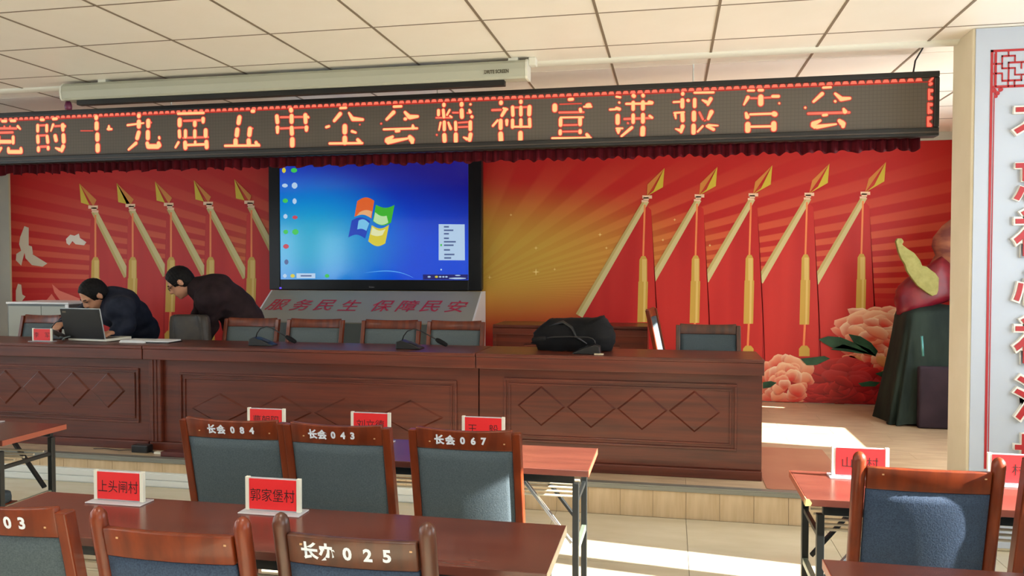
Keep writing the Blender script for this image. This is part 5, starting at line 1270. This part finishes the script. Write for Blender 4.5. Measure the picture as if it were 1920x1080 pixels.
# man 2, bending to look from the right
hc2 = at_y(338, 530, 5.86)
hip2 = A(455, 600, 6.20)
J2 = dict(hip=hip2, hip_l=hip2 + Vector((.0, .10, -.02)), hip_r=hip2 + Vector((.02, -.09, -.02)), waist=A(440, 575, 6.12), chest=A(405, 552, 6.0), neck=A(374, 540, 5.93),
          sh_l=A(388, 548, 6.20), sh_r=A(392, 560, 5.84), el_l=A(372, 600, 6.25), el_r=A(392, 612, 5.93), wr_l=A(368, 636, 6.22), wr_r=A(380, 646, 5.86))
for s_ in 'lr':
    hp_ = J2['hip_' + s_]; J2['kn_' + s_] = Vector((hp_.x - .01, hp_.y - .0, ST + .52)); J2['an_' + s_] = Vector((hp_.x + .02, hp_.y + .05, ST + .09)); J2['to_' + s_] = Vector((hp_.x - .14, hp_.y + .0, ST + .046))
R2 = rotm(math.radians(118), math.radians(38), math.radians(0))
cutB = [((0, .058, .03), (0, 1, -.2)), ((0, .0, -.05), (0, .45, -1))]
person('man in glasses and dark maroon jacket leaning left to look at the laptop', J2, hc2, R2, jacket_maroon, trouser_black, cutB, glasses=True)
# chair draped with a dark olive coat beside the second man
oc = empty('draped_chair', (0, 0, ST), 0, 'chair draped with a dark olive coat in front of the standing man in glasses', 'chair')
p0 = at_y(322, 600, 5.64); p1 = at_y(392, 600, 5.64)
def coat(u, v):
    a = 2 * math.pi * u; ce, se = math.cos(a), math.sin(a); ex = .45
    hw = (p1.x - p0.x) / 2; c = (p0.x + p1.x) / 2
    top = at_y(350, 590, 5.64).z - ST
    s_ = [0.0, .8, .95, 1.0, 1.02, 1.05, 1.05][min(6, int(v * 6 + 1e-6))]; z = [top, top, top - .015, top - .06, top - .2, top - .35, .32][min(6, int(v * 6 + 1e-6))]
    return Vector((c + hw * s_ * math.copysign(abs(ce) ** ex, ce), 5.64 + .05 * s_ * math.copysign(abs(se) ** ex, se) * (1 + .25 * math.sin(7 * a + z * 9)), z))
link('coat', grid_mesh('coat', coat, 40, 6, True), oc, olive_leather)
sb = MB(); c_ = (p0.x + p1.x) / 2; sb.box(c_ - .19, c_ + .19, 5.60, 5.96, .40, .44); sb.build('seat', chair_wood_dark, oc, bevel=.004)
for a in (-.17, .17):
    for b_ in (5.62, 5.94): MB().box(c_ + a - .015, c_ + a + .015, b_ - .015, b_ + .015, 0, .3995).build('leg', chair_wood_dark, oc)

# ------------------------------------------------------------------ black bag on the desk
def puffy(name, pix, y0, depth, mt_, parent, rings=((0, .55), (.12, .82), (.3, .96), (.5, 1.0), (.7, .96), (.88, .82), (1, .55)), wr=.006, sub=3, zmin=None):
    base = []
    n = len(pix)
    P3 = [at_y(u, v, y0) for u, v in pix]
    for i in range(n):
        a, b_ = P3[i], P3[(i + 1) % n]
        for k_ in range(sub): base.append(a.lerp(b_, k_ / sub))
    cx = sum(p.x for p in base) / len(base); cz = sum(p.z for p in base) / len(base); zlo = min(p.z for p in base); N_ = len(base); vs = []; fs = []
    for (t, s_) in rings:
        for i, p in enumerate(base):
            z = cz + (p.z - cz) * s_
            if zmin is not None and p.z < zlo + .02: z = zmin
            w_ = wr * math.sin(i * 2.3 + t * 9) + wr * .7 * math.sin(i * 4.1 - t * 14)
            vs.append((cx + (p.x - cx) * s_ + w_, y0 + depth * t, max(z + w_, zmin if zmin is not None else -1)))
    m_ = len(rings)
    for j_ in range(m_ - 1):
        for i in range(N_): fs.append((j_ * N_ + i, j_ * N_ + (i + 1) % N_, (j_ + 1) * N_ + (i + 1) % N_, (j_ + 1) * N_ + i))
    fs += [tuple(range(N_)), tuple((m_ - 1) * N_ + i for i in range(N_))[::-1]]
    me = MB().add(vs, fs).mesh(name, True)
    return link(name, me, parent, mt_)
bg = empty('black_bag', (0, 0, 0), 0, 'soft black bag slumped on the right rostrum desk', 'bag')
puffy('bag_body', [(1010, 657), (992, 645), (996, 625), (1006, 615), (1025, 600), (1065, 598), (1110, 598), (1130, 593), (1140, 606), (1150, 622), (1153, 640), (1146, 657), (1100, 659), (1050, 658)], 5.29, .24, cloth_black, bg, zmin=DT + .001)
hb = MB(); 
hb.tube([A(1030, 612, 5.32), A(1056, 604, 5.30), A(1072, 615, 5.285), A(1080, 632, 5.282), A(1100, 645, 5.285)], [.008, .012, .012, .011, .006], 8); hb.build('bag_strap', black_plastic, bg, smooth=True)
tagp = MB(); q = at_z(1128, 659, DT); tagp.box(q.x - .03, q.x + .03, 5.13, 5.15, 0.0005, .008); o = tag(tagp.build('paper_strip', edge_cream), 'tiny cream paper strip lying in front of the black bag', 'paper'); o.location = (0, 0, DT)

# ------------------------------------------------------------------ draped stand with props at the right of the stage
ds = empty('draped_stand', (0, 0, ST), 0, 'stand covered by dark green and plum cloth, right of the stage by the pillar', 'stand')
c0 = at_z(1665, 770, ST); dc = Vector((at_y(1745, 700, 7.35).x, 7.42))
hw_b = dc.x - at_y(1655, 760, 7.35).x; hw_t = dc.x - at_y(1690, 600, 7.35).x; zt = at_y(1740, 565, 7.4).z - ST
def drape(u, v):
    a = 2 * math.pi * u; ce, se = math.cos(a), math.sin(a); ex = .4
    s_ = (0 if v == 0 else min(1, v / .12)); dn = max(0, (v - .12) / .88)
    hw = (hw_t + (hw_b - hw_t) * dn ** 1.1) * s_; hd = (.24 + .06 * dn) * s_
    fold = 1 + .06 * dn * math.sin(11 * a) + .03 * dn * math.sin(17 * a + 1)
    x = hw * fold * math.copysign(abs(ce) ** ex, ce); y = hd * fold * math.copysign(abs(se) ** ex, se)
    z = zt - .02 * s_ - .10 * (1 - (x / hw_b + 1) / 2) * s_ - (zt - .12) * dn if v > 0 else zt
    return Vector((dc.x + x, dc.y + y, max(z, 0.002)))
o = link('dark_green_cloth', grid_mesh('dark_green_cloth', drape, 110, 26, True), ds, drape_green)
pl = MB(); pa = at_y(1722, 700, 7.08); pl.box(pa.x, pa.x + .42, 7.06, 7.13, 0.003, .52); pl.build('plum_panel', drape_dark, ds, bevel=.02, seg=3)
tl = MB(); ta = at_y(1728, 630, 7.08); tb2 = at_y(1731, 668, 7.05); tl.tube([(ta.x, 7.075, ta.z - ST), (tb2.x, 7.055, tb2.z - ST)], .010, 8); tl.build('teal_rod', teal_metal, ds, smooth=True)
sn = empty('satin_bundle', (0, 0, 0), 0, 'glossy maroon satin cushion lying on the draped stand', 'cushion')
puffy('satin_cover', [(1690, 590), (1686, 560), (1692, 538), (1712, 520), (1745, 500), (1775, 480), (1800, 500), (1805, 560), (1770, 572), (1730, 590), (1705, 597)], 7.28, .26, maroon_satin, sn, wr=.004)
jr = empty('brown_gourd', (0, 0, 0), 0, 'brown ribbed pottery figure behind the yellow wing board', 'figure')
jc = at_y(1795, 500, 7.3); zb_ = at_y(1795, 575, 7.3).z
MB().lathe([(0.04, 0), (.15, .01), (.20, .10), (.17, .18), (.19, .26), (.21, .33), (.17, .40), (.20, .48), (.19, .56), (.12, .66), (.05, .72), (.01, .73)], (jc.x + .10, 7.62, ST + zt + .004), 28).build('pottery_body', gourd_brown, jr, smooth=True)
mc = MB(); 
yw = empty('yellow_wing_board', (0, 0.11, 0), 0, 'olive yellow wing-shaped foam board leaning on the maroon cushion', 'foam board')
wing = [(1687, 452), (1690, 446), (1698, 446), (1702, 452), (1699, 458), (1708, 465), (1722, 474), (1733, 488), (1737, 498), (1746, 500), (1756, 508), (1762, 512), (1769, 522), (1768, 545), (1765, 553), (1756, 556), (1744, 548), (1728, 536), (1716, 520), (1708, 508), (1704, 495), (1698, 486), (1692, 472)]
def wp_(u, v, y): q = at_y(u, v, y); return (q.x, q.z)
MB().prism([wp_(u, v, 7.10) for u, v in wing], 'y', 7.10, 7.145).build('wing_board', foam_yellow, yw, bevel=.004)

print('objects', len(COL.objects))
